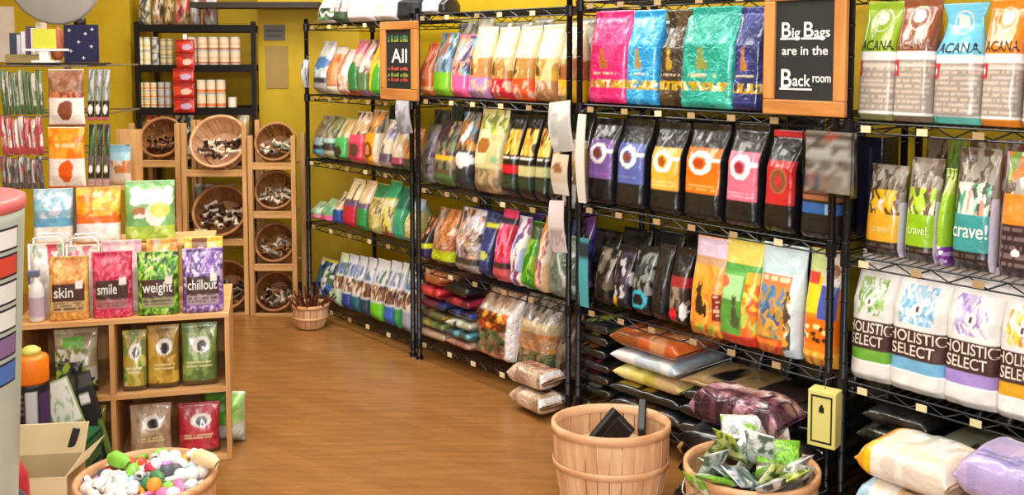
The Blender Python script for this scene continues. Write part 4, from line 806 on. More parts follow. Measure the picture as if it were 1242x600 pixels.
cans('c', 'a08c5c', [('b', .3, .7, 'c8b890')], 195, 211, 2, nz[1], h2 * .62, 3, 'olive brown tin left of the red packets', 'olive brown tins')
cans('d', 'e4ccb0', [('b', .35, .6, 'd8b898'), ('b', .05, .2, 'a8644c')], 227, 293, 5, nz[1], h2, 2, 'pale peach tin stacked in two layers on the upper shelf', 'pale peach tins')
cans('e', 'eedcb0', [('b', .2, .42, 'e08a3c'), ('b', .6, .7, 'e8c078')], 166, 190, 3, nz[2], h2 * .6, 3, 'cream tin with orange stripe at the left end of the lower tin shelf', 'cream tins with orange stripe')
cans('f', 'b8b0ac', [('b', .2, .42, 'a8785c')], 191, 208, 2, nz[2], h2 * .6, 3, 'grey tin with brown stripe on the lower tin shelf', 'grey tins with brown stripe')
cans('g', 'e8d4b4', [('b', .1, .28, 'e07a3c')], 238, 274, 3, nz[2], h2, 2, 'tall peach tin with orange foot on the lower shelf', 'tall peach tins')
cans('h', 'e8e0d4', [], 276, 287, 1, nz[2], h2 * .75, 1, 'short white tin at the end of the lower shelf', None)
def fbag(F, px0, px1, pyt, zb, base, ops, label, **k): return bag(F, px0, px1, pyt, zb, base, ops, label, lean=2, **k)
for (a, b_, yt, c, cs, l) in ((165, 181, -8, '8a7a5c', ['a89878', '5a5a48', '3c4a5c', 'c8b898'], 'brown grey packet first on top of the tin shelving'), (182, 196, -12, '7a5a44', ['9a7a58', '4a3828', 'd8c8b0'], 'dark brown packet on top of the tin shelving'), (197, 209, -6, 'a89060', ['c8b080', '7a5c3c'], 'khaki packet on top of the tin shelving'),
                              (210, 228, -14, 'a04048', ['b84c50', '8a8a48', 'd8a090', '6a2c34'], 'dull red and olive packet on top of the tin shelving'), (229, 241, -14, 'b8b4b8', ['c8c8cc', 'a8a0a0', '9a8a98'], 'grey packet on top of the tin shelving'), (243, 262, -16, 'c0a8a0', ['d8c8c0', 'a84c50', 'a8a8b0'], 'pink grey packet last on top of the tin shelving')):
    fbag(N, a, b_, yt, nz[0], c, [('m', 0, 1, 0, 1, 16, cs)], l, d=.09, y=.05)
for (a, b_, c, cs, l) in ((166, 188, 'c06a3c', ['d85a3c', '6a7a3c', 'c8a848', '3c4830'], 'orange and green packet under the lowest tin shelf, left'), (189, 206, 'a08a48', ['b89c50', '4a5a34', 'd8c070'], 'mustard packet under the lowest tin shelf'), (207, 232, '5a6a5a', ['3c5848', 'c8c8c0', '2c2c28'], 'dark green packet under the lowest tin shelf'), (284, 300, 'c8b898', ['d8c8a8', 'a88a60'], 'pale tan packet under the lowest tin shelf')):
    fbag(N, a, b_, 137, .9, c, [('m', 0, 1, 0, 1, 12, cs)], l, d=.12, y=.05)
# red packets on a clip strip
q = N.hit(221, 47, -.06); q2 = N.hit(221, 137, -.06)
cs_ = MB().box(-.012, .012, -.002, .0019, q2[1] + .01 - q[1], .03).build('clip_strip', M['white']); cs_.location = (q[0], 6.3 - .0075, q[1]); tag(cs_, 'white clip strip hanging in front of the tin shelving', 'clip strip')
for i in range(5):
    hh = (q[1] - q2[1]) / 5; SEED[0] += 1
    me, f = bagmesh('treat_packet', .125 + .02 * (i > 1), hh * .97, .02, 'pillow', 'c02c2c', [('m', 0, 1, 0, 1, 8, ['c83028', 'b02424', 'd84430']), ('e', .62, .45, .24, .22, 'e8c8b8' if i % 2 else 'c8b0d0'), ('b', .85, 1, '8a1c20')], SEED[0], 16, 14, .003)
    o = bpy.data.objects.new('treat_packet', me); col.objects.link(o); o.location = (q[0] + (-.01 if i > 1 else .005), 6.3 - .022, q[1] - hh * (i + 1))
    tag(o, 'red treat packet %s on the clip strip by the tins' % ['topmost', 'second from top', 'in the middle', 'second from bottom', 'lowest'][i], 'packet')
# wall plates
for (a, b_, c, d_, cc, l, cat) in ((320, 346, 30, 49, '6a6460', 'small grey plate high on the yellow wall', 'plate'), (322, 350, 56, 107, 'a08448', 'tan paper notice on the yellow wall', 'notice')):
    W_ = Frame(0, 6.42, 0); x0, z1 = W_.hit(a, c, 0); x1, z0 = W_.hit(b_, d_, 0)
    m = MB().box(0, x1 - x0, -.006, 0, 0, z1 - z0); o = m.build('wall_' + cat if cat == 'plate' else 'paper_notice', plain(cat, cc, .6)); o.location = (x0, 6.42, z0); tag(o, l, 'sign' if cat == 'plate' else 'notice')
    if cat == 'plate':
        m = MB()
        for i in range(2): m.box(.02, x1 - x0 - .02, -.0075, -.006, .02 + i * .035, .035 + i * .035)
        m.build('printed_lines', flat('4a4644'), o)
# crate towers
def tower(px0, px1, shelves, ztop, Y, depth, label):
    F = Frame(0, Y, 0); x0, x1 = F.hit(px0, 250, 0)[0], F.hit(px1, 250, 0)[0]; w = x1 - x0; t = empty('crate_tower', (x0, Y, 0.001))
    for x in (0, w - .028): MB().box(x, x + .028, 0, .035, 0, ztop).box(x, x + .028, depth - .035, depth, 0, ztop).build('upright', M['cratev'], t, bevel=.002)
    for z in shelves:
        m = MB().box(.028, w - .028, .003, .02, -.03, .012)
        n = 5
        for i in range(n): m.box(.029, w - .029, .02 + (depth - .025) * i / n, .02 + (depth - .025) * (i + .9) / n, -.012, 0)
        s = m.build('shelf', M['crate'], t, bevel=.002); s.location = (0, 0, z)
    tag(t, label, 'shelf'); return F, x0, x1
def lv(px, py, Y): return Frame(0, Y, 0).hit(px, py, 0)[1]
YT = 5.86
z_r = [lv(330, p, YT) for p in (200, 259, 323, 383)]; z_m = [lv(260, p, YT) for p in (209, 293, 383)]; z_l = [lv(190, p, YT) for p in (197, 290, 383)]
FR = tower(301, 359, z_r, lv(330, 165, YT), YT, .3, 'narrow pine crate tower at the right with four dark baskets')
FM = tower(221, 300, z_m, lv(260, 150, YT), YT + .02, .34, 'wide pine crate tower in the middle of the basket display')
FL_ = tower(158, 219, z_l, lv(190, 150, YT), YT, .34, 'pine crate tower at the left of the basket display')
treat = [('bone_chew', plain('bone white', 'e0d0b8', .5)), ('bone_chew', plain('dark chew', '4a2c20', .5)), ('bone_chew', plain('amber chew', '9a6434', .5)), ('bone_chew', plain('grey chew', '8a8478', .5))]
def boneobj(m_, L, r):
    m = MB()
    m.tube([(-L / 2, 0, 0), (-L * .42, 0, 0), (-L * .3, 0, 0), (L * .3, 0, 0), (L * .42, 0, 0), (L / 2, 0, 0)], [r * .7, r * 1.5, r * .8, r * .8, r * 1.5, r * .7], 8)
    return m.build('bone_chew', m_, None, True)
def tilted(px, pyc, Y, rt, h, deg, label, kinds, dark, gname, n=14, tl=.05, zrest=None):
    F = Frame(0, Y, 0); x, zc = F.hit(px, pyc, 0)
    th = R(deg); rb = rt * .72
    # rest the basket's front edge of the base on the shelf
    Rm = Matrix.Rotation(th, 4, 'X')
    low = min((Rm @ Vector((0, -rt - .006, h))).z, (Rm @ Vector((0, -rb - .003, 0))).z)
    loc = Vector((x, Y + .07 + h * math.sin(th) , (zrest if zrest is not None else zc) - low + .001))
    b = basket('tilted_basket', rt, rb, h, loc, label, rot=(th, 0, 0), dark=dark, hoops=((.88, 1.0), (.35, .47)), k=20)
    mw = Matrix.Translation(loc) @ Rm
    for i in range(n):
        L = tl * rnd.uniform(.8, 1.4); src = None; mm = treat[kinds[i % len(kinds)]][1]
        o = boneobj(mm, L, .009 + .003 * (i % 3))
        u = (i % 5 - 2) / 2.4; lay_ = i // 5
        p = Vector((u * rt * .72, -rb * .74 + lay_ * rt * .2 + abs(u) * rt * .25, h * (.55 + .35 * ((i * 7) % 5) / 5) - lay_ * .012))
        o.location = mw @ p; o.rotation_euler = (rnd.uniform(-.4, .4), rnd.uniform(-.6, .6), rnd.uniform(0, 3.1))
        tag(o, f'chew or bone lying in the {gname}', 'chew', f'chews in the {gname}')
    return b
rl = ['top', 'second', 'third', 'bottom']
for i, (pyc, kinds) in enumerate(((178, (3, 0, 3, 2)), (238, (0, 3, 0, 2)), (302, (2, 0, 3, 2)), (360, (0, 2, 3, 1)))):
    tilted(330, pyc, YT, .118, .13, 64, f'{rl[i]} dark round basket in the narrow right crate tower', kinds, True, f'{rl[i]} basket of the narrow right tower', 20, .07, z_r[i])
tilted(260, 175, YT, .165, .16, 62, 'large round basket at the top of the middle crate tower', (0, 1, 1, 0), False, 'top basket of the middle tower', 20, .07, z_m[0])
tilted(262, 260, YT, .160, .16, 62, 'large round basket on the middle shelf of the middle crate tower', (0, 1, 0, 1), True, 'middle basket of the middle tower', 22, .075, z_m[1])
tilted(268, 345, YT, .150, .16, 62, 'large round basket on the lowest shelf of the middle crate tower', (1, 3, 1, 2), True, 'lowest basket of the middle tower', 20, .07, z_m[2])
tilted(190, 172, YT, .125, .14, 62, 'round basket at the top of the left crate tower', (1, 2, 1, 2), True, 'top basket of the left tower', 18, .06, z_l[0])
tilted(190, 250, YT, .125, .14, 62, 'round basket on the second shelf of the left crate tower', (0, 2, 1, 2), True, 'second basket of the left tower', 16, .06, z_l[1])
F = Frame(0, YT - .012, 0); x0, z0 = F.hit(236, 296, 0); x1, z1 = F.hit(251, 278, 0)
o = MB().box(0, x1 - x0, -.003, 0, 0, z1 - z0).build('price_card', M['cream']); o.location = (x0, YT - .002, z0); tag(o, 'cream price card on the middle shelf of the crate towers', 'card')
for i in range(4):   # grey-blue tins behind the middle basket
    x, z = Frame(0, YT + .26, 0).hit(238 + i * 13, 215, 0); o = can(.03, .14, '7a8c94', [('b', .3, .6, '5a6c78'), ('m', 0, 1, .6, 1, 6, ['9aa8a8', '6a7c80'])]); o.location = (x, YT + .31, z_m[1] + .21); o.location.z = z_m[1] + .001
    o.scale = (1, 1, 2.2); tag(o, 'tall grey blue canister behind the middle basket of the crate towers', 'canister', 'grey blue canisters')

# ---------------------------------------------------------------- kiosk in the left foreground
K = Frame(-1.826, 3.562, 14.3); KW = .76; KD = .50; KH = K.hit(200, 384, 0)[1]
k = empty('cube_shelf', K.W(0, 0, 0.001), K.a); T = .018
xd = K.hit(137, 470, 0)[0]; zm = K.hit(200, 478, 0)[1]
MB().box(0, T, 0, KD, 0, KH - T).build('side_panel', M['pinev'], k, bevel=.001); MB().box(KW - T, KW, 0, KD, 0, KH - T).build('side_panel', M['pinev'], k, bevel=.001)
MB().box(0, KW, -.002, KD, KH - T, KH).build('top_board', M['pine'], k, bevel=.001); MB().box(T, KW - T, 0, KD, 0.0, T).build('bottom_board', M['pine'], k)
MB().box(xd - T / 2, xd + T / 2, 0, KD, T, KH - T).build('divider', M['pinev'], k)
MB().box(T, xd - T / 2, .001, KD, zm - T / 2, zm + T / 2).build('shelf', M['pine'], k); MB().box(xd + T / 2, KW - T, .001, KD, zm - T / 2, zm + T / 2).build('shelf', M['pine'], k)
MB().box(T, KW - T, KD - .006, KD - .001, T, KH - T).build('back_panel', M['pinev'], k)
tag(k, 'pale pine cube shelf with pouches inside in the left foreground', 'shelf')
# front row on the top
def front(lab, c, cs, word, label, a, b_, yt):
    return bag(K, a, b_, yt, KH, c, [('m', 0, 1, .52, 1, 60, cs), ('m', 0, 1, 0, .12, 30, cs), ('m', 0, .1, 0, 1, 12, cs), ('m', .9, 1, 0, 1, 12, cs), ('r', .1, .9, .30, .58, '4a2c28'), ('r', .1, .9, .14, .30, lab), ('t', .14, .86, .15, .29, 3, '6a5848'), ('r', .68, .86, .5, .62, 'f0e8e4')], label, d=.055, y=.02, style='gusset', amp=.003, lean=2)
for (args, word, sz) in (((('c8a878', 'c88a3c', ['d89040', 'c87c30', 'd8a868', 'e0b860'], 'skin', 'orange brown supplement pouch lettered skin', 56, 107, 312)), 'skin', .1),
                     ((('b86a78', 'c0204c', ['c82050', 'b0183c', 'e06a88', 'd83c64'], 'smile', 'crimson supplement pouch lettered smile', 109, 160, 306)), 'smile', .1),
                     ((('9a9a6c', '5c9c28', ['5ca828', '3c7a1c', '98d048', 'c8e070', '2c5418'], 'weight', 'leaf green supplement pouch lettered weight', 164, 217, 306)), 'weight', .1),
                     ((('a890a0', '8460b0', ['8860b8', '6a48a0', 'b89cd0', '54407c', 'd8c8e0'], 'chillout', 'violet supplement pouch lettered chillout', 219, 271, 302)), 'chillout', .1)):
    b, f, w, h = front(*args)
    lettering(b, word, .055, f, w, h, .13, .37, M['chalk'], width=w * (.5 if len(word) < 6 else .72))
# risers and back rows
rz_ = K.hit(130, 296, .24)[1]
rs = empty('display_riser', K.W(0, .2, KH + .001), K.a); rh = rz_ - KH
MB().box(.02, KW - .06, 0, .26, rh - .012, rh - .001).build('riser_top', M['pine'], rs); MB().box(.02, .035, 0, .26, 0, rh - .012).build('riser_side', M['pinev'], rs); MB().box(KW - .075, KW - .06, 0, .26, 0, rh - .012).build('riser_side', M['pinev'], rs)
tag(rs, 'low pine riser behind the supplement pouches', 'riser')
bag(K, 176, 216, 290, KH, 'e8a848', [('m', 0, 1, .5, 1, 14, ['f0b050', 'e89038', 'f4cc80', 'd8c8c0'])], 'orange topped pouch behind the weight pouch', d=.05, y=.10, style='gusset', lean=0)
bag(K, 222, 271, 288, KH, 'f0c828', [('m', 0, 1, .6, 1, 12, ['f4d030', 'e8b820', 'f8e070']), ('m', .2, .6, .7, 1, 5, ['e8d0c0', '8a5a38'])], 'bright yellow pouch behind the chillout pouch', d=.05, y=.10, style='gusset', lean=0)
bag(K, 122, 172, 292, KH, 'e8c8c8', [('m', 0, 1, .5, 1, 14, ['f0d0d0', 'e0a8b8', 'e8d8c0', 'd8c0c8'])], 'pale pink pouch behind the smile pouch', d=.05, y=.10, style='gusset', lean=0)
bag(K, 34, 76, 296, KH, 'd8d4d0', [('m', 0, 1, .4, 1, 14, ['e0dcd8', 'c8c8c4', 'd84858', 'a8b8a0', 'f0f0ee'])], 'grey white packet in the left wire holder', d=.04, y=.11, style='gusset', lean=0)
bag(K, 80, 120, 298, KH, 'dcd8d4', [('m', 0, 1, .4, 1, 14, ['e4e0dc', 'c8c8c8', 'd87888', 'f0f0ee'])], 'grey white packet in the right wire holder', d=.04, y=.11, style='gusset', lean=0)
for (a, b_, l) in ((34, 76, 'white wire holder, the left one of the pair behind the skin pouch'), (80, 119, 'white wire holder, the right one of the pair behind the skin pouch')):
    x0, zt = K.hit(a, 290, .085); x1, _ = K.hit(b_, 290, .085); z = zt - KH; m = MB()
    for y in (.0, .085): m.tube([(0, y, 0), (0, y, z - .02), (.02, y, z), (x1 - x0 - .02, y, z), (x1 - x0, y, z - .02), (x1 - x0, y, 0)], .004, 6)
    for x in (0, x1 - x0): m.tube([(x, 0, .003), (x, .085, .003)], .004, 6)
    o = m.build('wire_holder', M['white'], None, True); o.location = K.W(x0, .085, KH + .002); o.rotation_euler = (0, 0, K.a); tag(o, l, 'holder')
bag(K, 36, 87, 230, rz_, '9ab8c8', [('m', 0, 1, .38, 1, 24, ['a8c4d4', '7aa8c4', '88b0b8', 'c8c8d8', 'b8d4dc']), ('b', .30, .48, '5a9cc0'), ('m', 0, 1, .0, .33, 10, ['e4dcd4', 'f0ece8', 'd8c8b8'])], 'light blue and white bag on the riser', d=.09, y=.26, style='gusset', amp=.004)
bag(K, 88, 146, 228, rz_, 'f08c1c', [('m', 0, 1, .38, 1, 20, ['f4941c', 'f0a830', 'e8741c', 'f8b840']), ('b', .35, .5, 'ee6c14'), ('m', 0, 1, .0, .35, 12, ['f0e8e8', 'e8e0e0', 'f4f0f0', 'd8d0d0'])], 'bright orange and white bag on the riser', d=.09, y=.26, style='gusset', amp=.004)
b, f, w, h = bag(K, 148, 212, 220, rz_, '78b068', [('m', 0, 1, .0, 1, 20, ['80b870', '6aa45c', '98c888', '8cc07c']), ('b', .0, .26, 'a8c840'), ('m', 0, 1, 0, .26, 12, ['b0d048', '98b83c', 'c8dc80']),
     ('r', .24, .86, .64, .84, 'f4f2f8'), ('e', .22, .82, .10, .08, 'f4f2f8'), ('e', .22, .67, .10, .08, 'f4f2f8'), ('e', .87, .82, .10, .08, 'f4f2f8'), ('e', .87, .67, .10, .08, 'f4f2f8'), ('e', .3, .5, .13, .08, 'b87850'), ('e', .3, .42, .12, .04, 'e8e0d8'), ('e', .62, .45, .2, .2, 'f0ece8'), ('e', .72, .52, .2, .13, 'd8e068')], 'green bag with a white bone shaped banner on the riser', d=.09, y=.24, style='gusset', amp=.004)
# pouches in the cubes
def pouch_in(a, b_, yt, zb, c, cs, label, y=.05, **kk):
    return bag(K, a, b_, yt, zb, c, [('m', 0, 1, 0, 1, 16, cs), ('e', .55, .66, .26, .13, 'ece8e0'), ('e', .57, .64, .14, .09, '2c2620'), ('b', .0, .1, '5a4430'), ('t', .15, .85, .28, .40, 2, 'e8e0b0')], label, d=.07, y=y, **kk)
pouch_in(146, 177, 402, zm + T / 2, 'a8a848', ['a8b048', 'c8c470', '788838', 'b89838'], 'yellow green pouch in the upper right cube', y=.02)
pouch_in(176, 217, 396, zm + T / 2, 'b88a28', ['c09430', 'a87c24', 'd0a848', '98782c'], 'mustard gold pouch in the upper right cube', y=.03)
pouch_in(218, 264, 393, zm + T / 2, '7a9444', ['7c9848', '68843c', '98ac60', '58743c'], 'moss green pouch in the upper right cube', y=.03)
pouch_in(155, 208, 492, T, 'b09474', ['b89c7c', 'a48868', 'bca488'], 'tan brown pouch in the lower right cube', y=.03)
pouch_in(214, 267, 490, T, 'c03040', ['c83444', 'b02838', 'd04858'], 'red pouch in the lower right cube', y=.03)
bag(K, 62, 118, 400, zm + T / 2, 'a89c78', [('m', 0, 1, .5, 1, 10, ['b0a484', 'c0b498', 'a0906c']), ('r', .2, .7, .72, .88, '6cb838'), ('m', 0, .8, .45, .7, 12, ['e8e4dc', '3c3c34', '788848', 'd8d4c8']), ('m', 0, 1, 0, .42, 16, ['1c1e18', '2c2c28', '8cb438', 'c8c4b8'])], 'grey tan bag with green patch in the upper left cube', d=.08, y=.05, lean=0)
bag(K, 66, 100, 440, zm + T / 2, '2a2c26', [('m', 0, 1, 0, 1, 12, ['1c1e1a', '3c3c34', '8aa838'])], 'black and lime packet in front in the upper left cube', d=.03, y=.012, lean=0)
bag(K, 98, 128, 494, T, 'b0a020', [('m', 0, 1, 0, 1, 12, ['b8a828', '98983c', 'd0c040', '5c5c28'])], 'olive yellow bag in the lower left cube', d=.08, y=.05, lean=0)
# cat food pouch card and black bag leaning on the front
def slab(px, py, y, w, h, t, base, ops, label, tiltdeg, name, cat, lean=12, F=K, zb=None):
    x, z = F.hit(px, py, y); me, f = bagmesh(name, w, h, t, 'box', base, ops, SEED[0], 24, 30, 0, 'print'); SEED[0] += 1
    o = bpy.data.objects.new(name, me); col.objects.link(o); o.location = F.W(x, y, z if zb is None else zb)
    o.rotation_euler = (Matrix.Rotation(F.a, 4, 'Z') @ Matrix.Rotation(R(tiltdeg), 4, 'Y') @ Matrix.Rotation(-R(lean), 4, 'X')).to_euler(); tag(o, label, cat); return o
slab(100, 556, -.10, .11, .30, .012, '8a9a58', [('r', .12, .95, .45, .98, 'f0f0ec'), ('m', .2, .9, .5, .9, 14, ['f0f0ec', 'e8ece4', 'a8c8a0', 'f4f4f0']), ('r', .1, .6, .36, .44, 'd85a28'), ('m', 0, 1, 0, .36, 10, ['6a9a3c', '8a9a58', '3c6a34'])], 'white and green leaflet leaning against the cube shelf', -20, 'leaflet', 'leaflet', 8, zb=.10)
slab(124, 575, -.05, .10, .36, .02, '1c1a1a', [('r', .45, .75, .7, .8, 'e8e4e0'), ('m', 0, 1, .85, 1, 6, ['1c1a1a', '4a4844']), ('r', .8, 1, 0, .5, '5c7a2c')], 'black packet leaning beside the white leaflet', -14, 'food_packet', 'packet', 5, zb=.04)
# crate, bottles
E = Frame(0, 3.36, 0)
cx0, cx1 = E.hit(2, 500, -.1)[0], E.hit(96, 500, -.1)[0]; zt = E.hit(40, 527, 0)[1]
cr = empty('plastic_crate', (cx0, 3.27, .001)); gm = plain('dark green plastic', '1c5a34', .4); cw = cx1 - cx0
MB().box(0, cw, 0, .17, 0, .012).build('crate_floor', gm, cr)
m = MB()
for i in range(5):
    z = .012 + i * (zt - .014) / 5; hh = (zt - .014) / 5 * .7
    m.box(0, cw, 0, .008, z, z + hh).box(0, cw, .162, .17, z, z + hh).box(0, .008, .008, .162, z, z + hh).box(cw - .008, cw, .008, .162, z, z + hh)
for x in (0, cw / 3, 2 * cw / 3, cw - .02): m.box(x, x + .02, .001, .009, .012, zt - .001).box(x, x + .02, .161, .169, .012, zt - .001)
m.build('crate_wall', gm, cr); MB().box(.001, cw - .001, .001, .169, zt - .008, zt).build('crate_lid', gm, cr)
tag(cr, 'dark green plastic crate under the orange capped bottle', 'crate')
x, _ = E.hit(40, 480, 0); ps = 3.36 / 1200
hb_ = E.hit(40, 424, 0)[1] - zt; r = .056
bt = empty('supplement_bottle', (x, 3.355, zt + .002))
bo = MB().lathe([(r * .9, 0), (r, .008), (r, hb_ * .6), (r * .96, hb_ * .63)], 32).build('bottle_body', M['gloss'], bt, True)
uu = np.array([(math.atan2(v.co.x, -v.co.y) / math.pi + 1) / 2 for v in bo.data.vertices]); 
bo.data.materials.clear(); bo.data.materials.append(M['dark'])
lb = MB(); kk = 48
lb.lathe([(r + .0008, .02 + hb_ * .5 * i / 30) for i in range(31)], kk, False); lo = lb.build('bottle_label', M['print'], bt, True)
zz = np.array([v.co.z / (hb_ * .55) for v in lo.data.vertices]); uu = np.array([(math.atan2(v.co.x, -v.co.y) / math.pi + 1) / 2 for v in lo.data.vertices])
setcol(lo.data, paint(uu, zz, '1a1a26', [('t', .25, .48, .1, .95, 7, '6a6a78'), ('r', .52, .62, 0, 1, 'c8c8cc'), ('r', .54, .6, 0, .3, '2c5cc8'), ('b', 0, .2, '1c5a34'), ('r', .52, .6, .0, .22, '2468d8'), ('r', .64, .8, .1, .95, '4a2c60')], 4))
MB().lathe([(r * .98, hb_ * .63), (r * 1.0, hb_ * .65), (r * 1.0, hb_ * .9), (r * .9, hb_ * .93), (r * .62, hb_ * .95)], 40).build('cap', plain('orange cap plastic', 'f07c10', .35), bt, True)
MB().lathe([(r * .6, hb_ * .95), (r * .58, hb_ * 1.0), (r * .3, hb_ * 1.04)], 24).build('spout', plain('yellow green plastic', 'c8c860', .4), bt, True)
tag(bt, 'large black bottle with bright orange cap on the green crate', 'bottle')
# white spray bottle and jars standing on the kiosk, left end
x, _ = K.hit(46, 400, .05)
sp = empty('spray_bottle', K.W(x, .05, KH + .002), K.a)
h_ = K.hit(46, 318, .05)[1] - KH
MB().lathe([(.024, 0), (.028, .006), (.028, h_ * .5), (.02, h_ * .62), (.011, h_ * .68), (.011, h_ * .75)], 24).build('bottle_body', plain('white bottle', 'e8e4e8', .3), sp, True)
MB().box(-.03, .012, -.012, .012, h_ * .75, h_ * .86).box(-.028, -.02, -.004, .004, h_ * .62, h_ * .75).build('trigger_head', plain('blue grey plastic', '6a7090', .4), sp, bevel=.003)
MB().lathe([(.0285, .02), (.0285, h_ * .42)], 24, False).build('bottle_label', plain('lilac label', 'c8b0c8', .5), sp, True)
tag(sp, 'white spray bottle at the left end of the cube shelf', 'bottle')
x, _ = E.hit(47, 400, .09)
# second small bottle in front of it (stands on the crate behind the cap)
# ---- round grey display drum at the left edge
dx = -1.372; dyy = 2.2; rr = .25
zt = Frame(0, 2.2, 0).hit(20, 243, 0)[1]
dr = empty('display_drum', (dx, dyy, .001)); gm = plain('pale grey green laminate', 'b8c4bc', .35)
MB().lathe([(rr * .74, 0), (rr * .76, .02), (rr * .88, .6), (rr, zt - .05), (rr, zt - .03)], 64).build('drum_body', gm, dr, True)
MB().lathe([(rr, zt - .03), (rr + .004, zt - .026), (rr + .004, zt - .002), (rr - .01, zt)], 64).build('rim', plain('coral pink rim', 'd86a6c', .4), dr, True)
cl = [('f0f0f4', 'd8d8ee'), ('d8483c', 'f0a040'), ('e8ecec', 'c8d0e0'), ('e8ecec', 'b8c8c0'), ('8a6aa0', 'c8a8a0'), ('4a78c8', '88b8e8')]
for i in range(6):
    za = Frame(0, 2.3, 0).hit(20, 266 + i * 31 if i < 5 else 421, 0)[1]; zb2 = za - .052
    for (nm_, e, cc, off) in (('sticker_border', .0, '2c2438', .0012), ('sticker', .005, cl[i][0], .002)):
        m = MB(); V = []; a0 = R(-18.0); a1 = R(6.0); n = 14; half = .0
        for j in range(n + 1):
            a = a0 + e / rr + (a1 - a0 - 2 * e / rr) * j / n
            for z in (zb2 + e, za - e):
                ra = (rr * .88 + (rr - rr * .88) * max(0, min(1, (z - .6) / (zt - .65)))) + off
                m.v.append(Vector((ra * math.cos(a), ra * math.sin(a), z)))
        for j in range(n): m.f.append([2 * j, 2 * j + 2, 2 * j + 3, 2 * j + 1])
        s = m.build(nm_, plain('sticker ' + str(i) + nm_, cc, .4), dr, True)
tag(dr, 'pale grey green round drum with a column of framed stickers', 'display')
# ---- cardboard box and toy basket
cb = empty('cardboard_box', (-1.50, 3.08, .001), R(8)); zc_ = Frame(0, 3.0, 0).hit(60, 578, 0)[1]; a, b_ = -.13, .10
m = MB().box(a, b_, -.10, -.096, 0, zc_).box(a, b_, .096, .10, 0, zc_).box(a, a + .004, -.096, .096, 0, zc_).box(b_ - .004, b_, -.096, .096, 0, zc_).box(a, b_, -.1, .1, 0, .004)
m.build('box_body', M['carton'], cb)
def flap(n, pts):
    m = MB(); m.v = [Vector(p) for p in pts] + [Vector(p) + Vector((0, .004, .002)) for p in pts]; m.f = [[0, 1, 2, 3], [7, 6, 5, 4], [0, 4, 5, 1], [1, 5, 6, 2], [2, 6, 7, 3], [3, 7, 4, 0]]
    return m.build('flap', M['carton'], cb)
flap(0, [(a, -.099, zc_), (b_, -.099, zc_), (b_ - .06, -.16, zc_ + .10), (a - .05, -.16, zc_ + .10)]) if False else None
flap(1, [(a, -.1, zc_ - .001), (b_, -.1, zc_ - .001), (b_ + .03, -.20, zc_ - .12), (a - .02, -.20, zc_ - .12)])
flap(2, [(a, .096, zc_), (b_, .096, zc_), (b_ + .005, .14, zc_ + .085), (a - .03, .14, zc_ + .085)])
flap(3, [(b_, .09, zc_), (b_, -.09, zc_), (b_ + .07, -.10, zc_ + .06), (b_ + .07, .08, zc_ + .06)])
m = MB().box(-.012, .012, -.003, .003, 0, .065); o = m.build('hand_hole', M['dark'], cb, bevel=.003); o.location = (b_ - .045, .106, zc_ + .012); o.rotation_euler = (R(-16), R(14), 0)
tag(cb, 'open brown cardboard box with raised flaps beside the toy basket', 'box')
tb, tx = floorbasket('toy_basket', 165, 2.86, .195, .16, .325, 'pale round basket full of small colourful toys in the foreground', hoops=((.92, 1.0), (.5, .58)), k=30)
tcols = ['f0f0ee', 'f4f0ec', 'f0f0f4', 'e84a28', 'f0f0ee', 'f4ece8', 'f07ab0', 'f4f0ec', 'f0f0f4', '8cd048', 'f0a030', 'b8d8f0', 'f0f0ee', '4a8a5a', 'e8e8ec', '5a5c68', 'd82c4c', 'f4ece8', 'c890d8']
tn_ = {'f0f0ee': 'white', 'f4f0ec': 'off white', 'f0f0f4': 'cool white', 'e84a28': 'orange red', 'f07ab0': 'pink', '8cd048': 'lime green', 'f0a030': 'amber', 'b8d8f0': 'pale blue', '4a8a5a': 'green', 'e8e8ec': 'light grey', '5a5c68': 'slate grey', 'd82c4c': 'crimson', 'f4ece8': 'ivory', 'c890d8': 'lilac'}
tm = {c: plain('toy ' + tn_[c], c, .45, 0, .3, 60) for c in tcols}
src = {}
def toy(kind, c):
    if (kind, c) in src: o = src[(kind, c)].copy(); col.objects.link(o); return o
    if kind == 0: o = MB().lathe([(.002, -.022), (.013, -.018), (.021, -.007), (.022, .003), (.017, .015), (.008, .021), (.002, .022)], 14).build('toy_ball', tm[c], None, True)
    elif kind == 1: o = MB().tube([(-.035, 0, 0), (-.028, .004, 0), (-.015, 0, 0), (.015, 0, 0), (.028, -.004, 0), (.035, 0, 0)], [.008, .015, .009, .009, .015, .008], 8).build('toy_bone', tm[c], None, True)
    else:
        o = MB().tube([(-.03, 0, 0), (-.022, 0, .002), (.012, 0, .004), (.024, 0, .006)], [.006, .017, .018, .007], 8).tube([(.022, 0, .006), (.045, .006, .012)], [.004, .002], 5).build('toy_mouse', tm[c], None, True)
    src[(kind, c)] = o; return o
kn = ['ball', 'bone', 'mouse']
for i in range(84):
    c = tcols[(i * 7 + i // 15) % len(tcols)]; kd = (i * 5 + i // 7) % 3
    o = toy(kd, c); a = i * 2.39996; r = .165 * math.sqrt((i + .5) / 84)
    o.location = (tx + r * math.cos(a), 2.86 + r * math.sin(a), .001 + .298 + .03 * math.cos(r * 9) + rnd.uniform(-.012, .02)); o.rotation_euler = (rnd.uniform(-.5, .5), rnd.uniform(-.5, .5), rnd.uniform(0, 6.2))
    tag(o, f'small {tn_[c]} toy {kn[kd]} in the foreground toy basket', 'toy', f'{tn_[c]} toy {kn[kd]}s in the toy basket')
o = MB().lathe([(.155, .03), (.17, .27), (.12, .298), (.02, .303)], 28).build('paper_lining', M['white'], None, True); o.location = (tx, 2.86, 0); tag(o, 'white crumpled paper filling under the toys in the toy basket', 'paper')
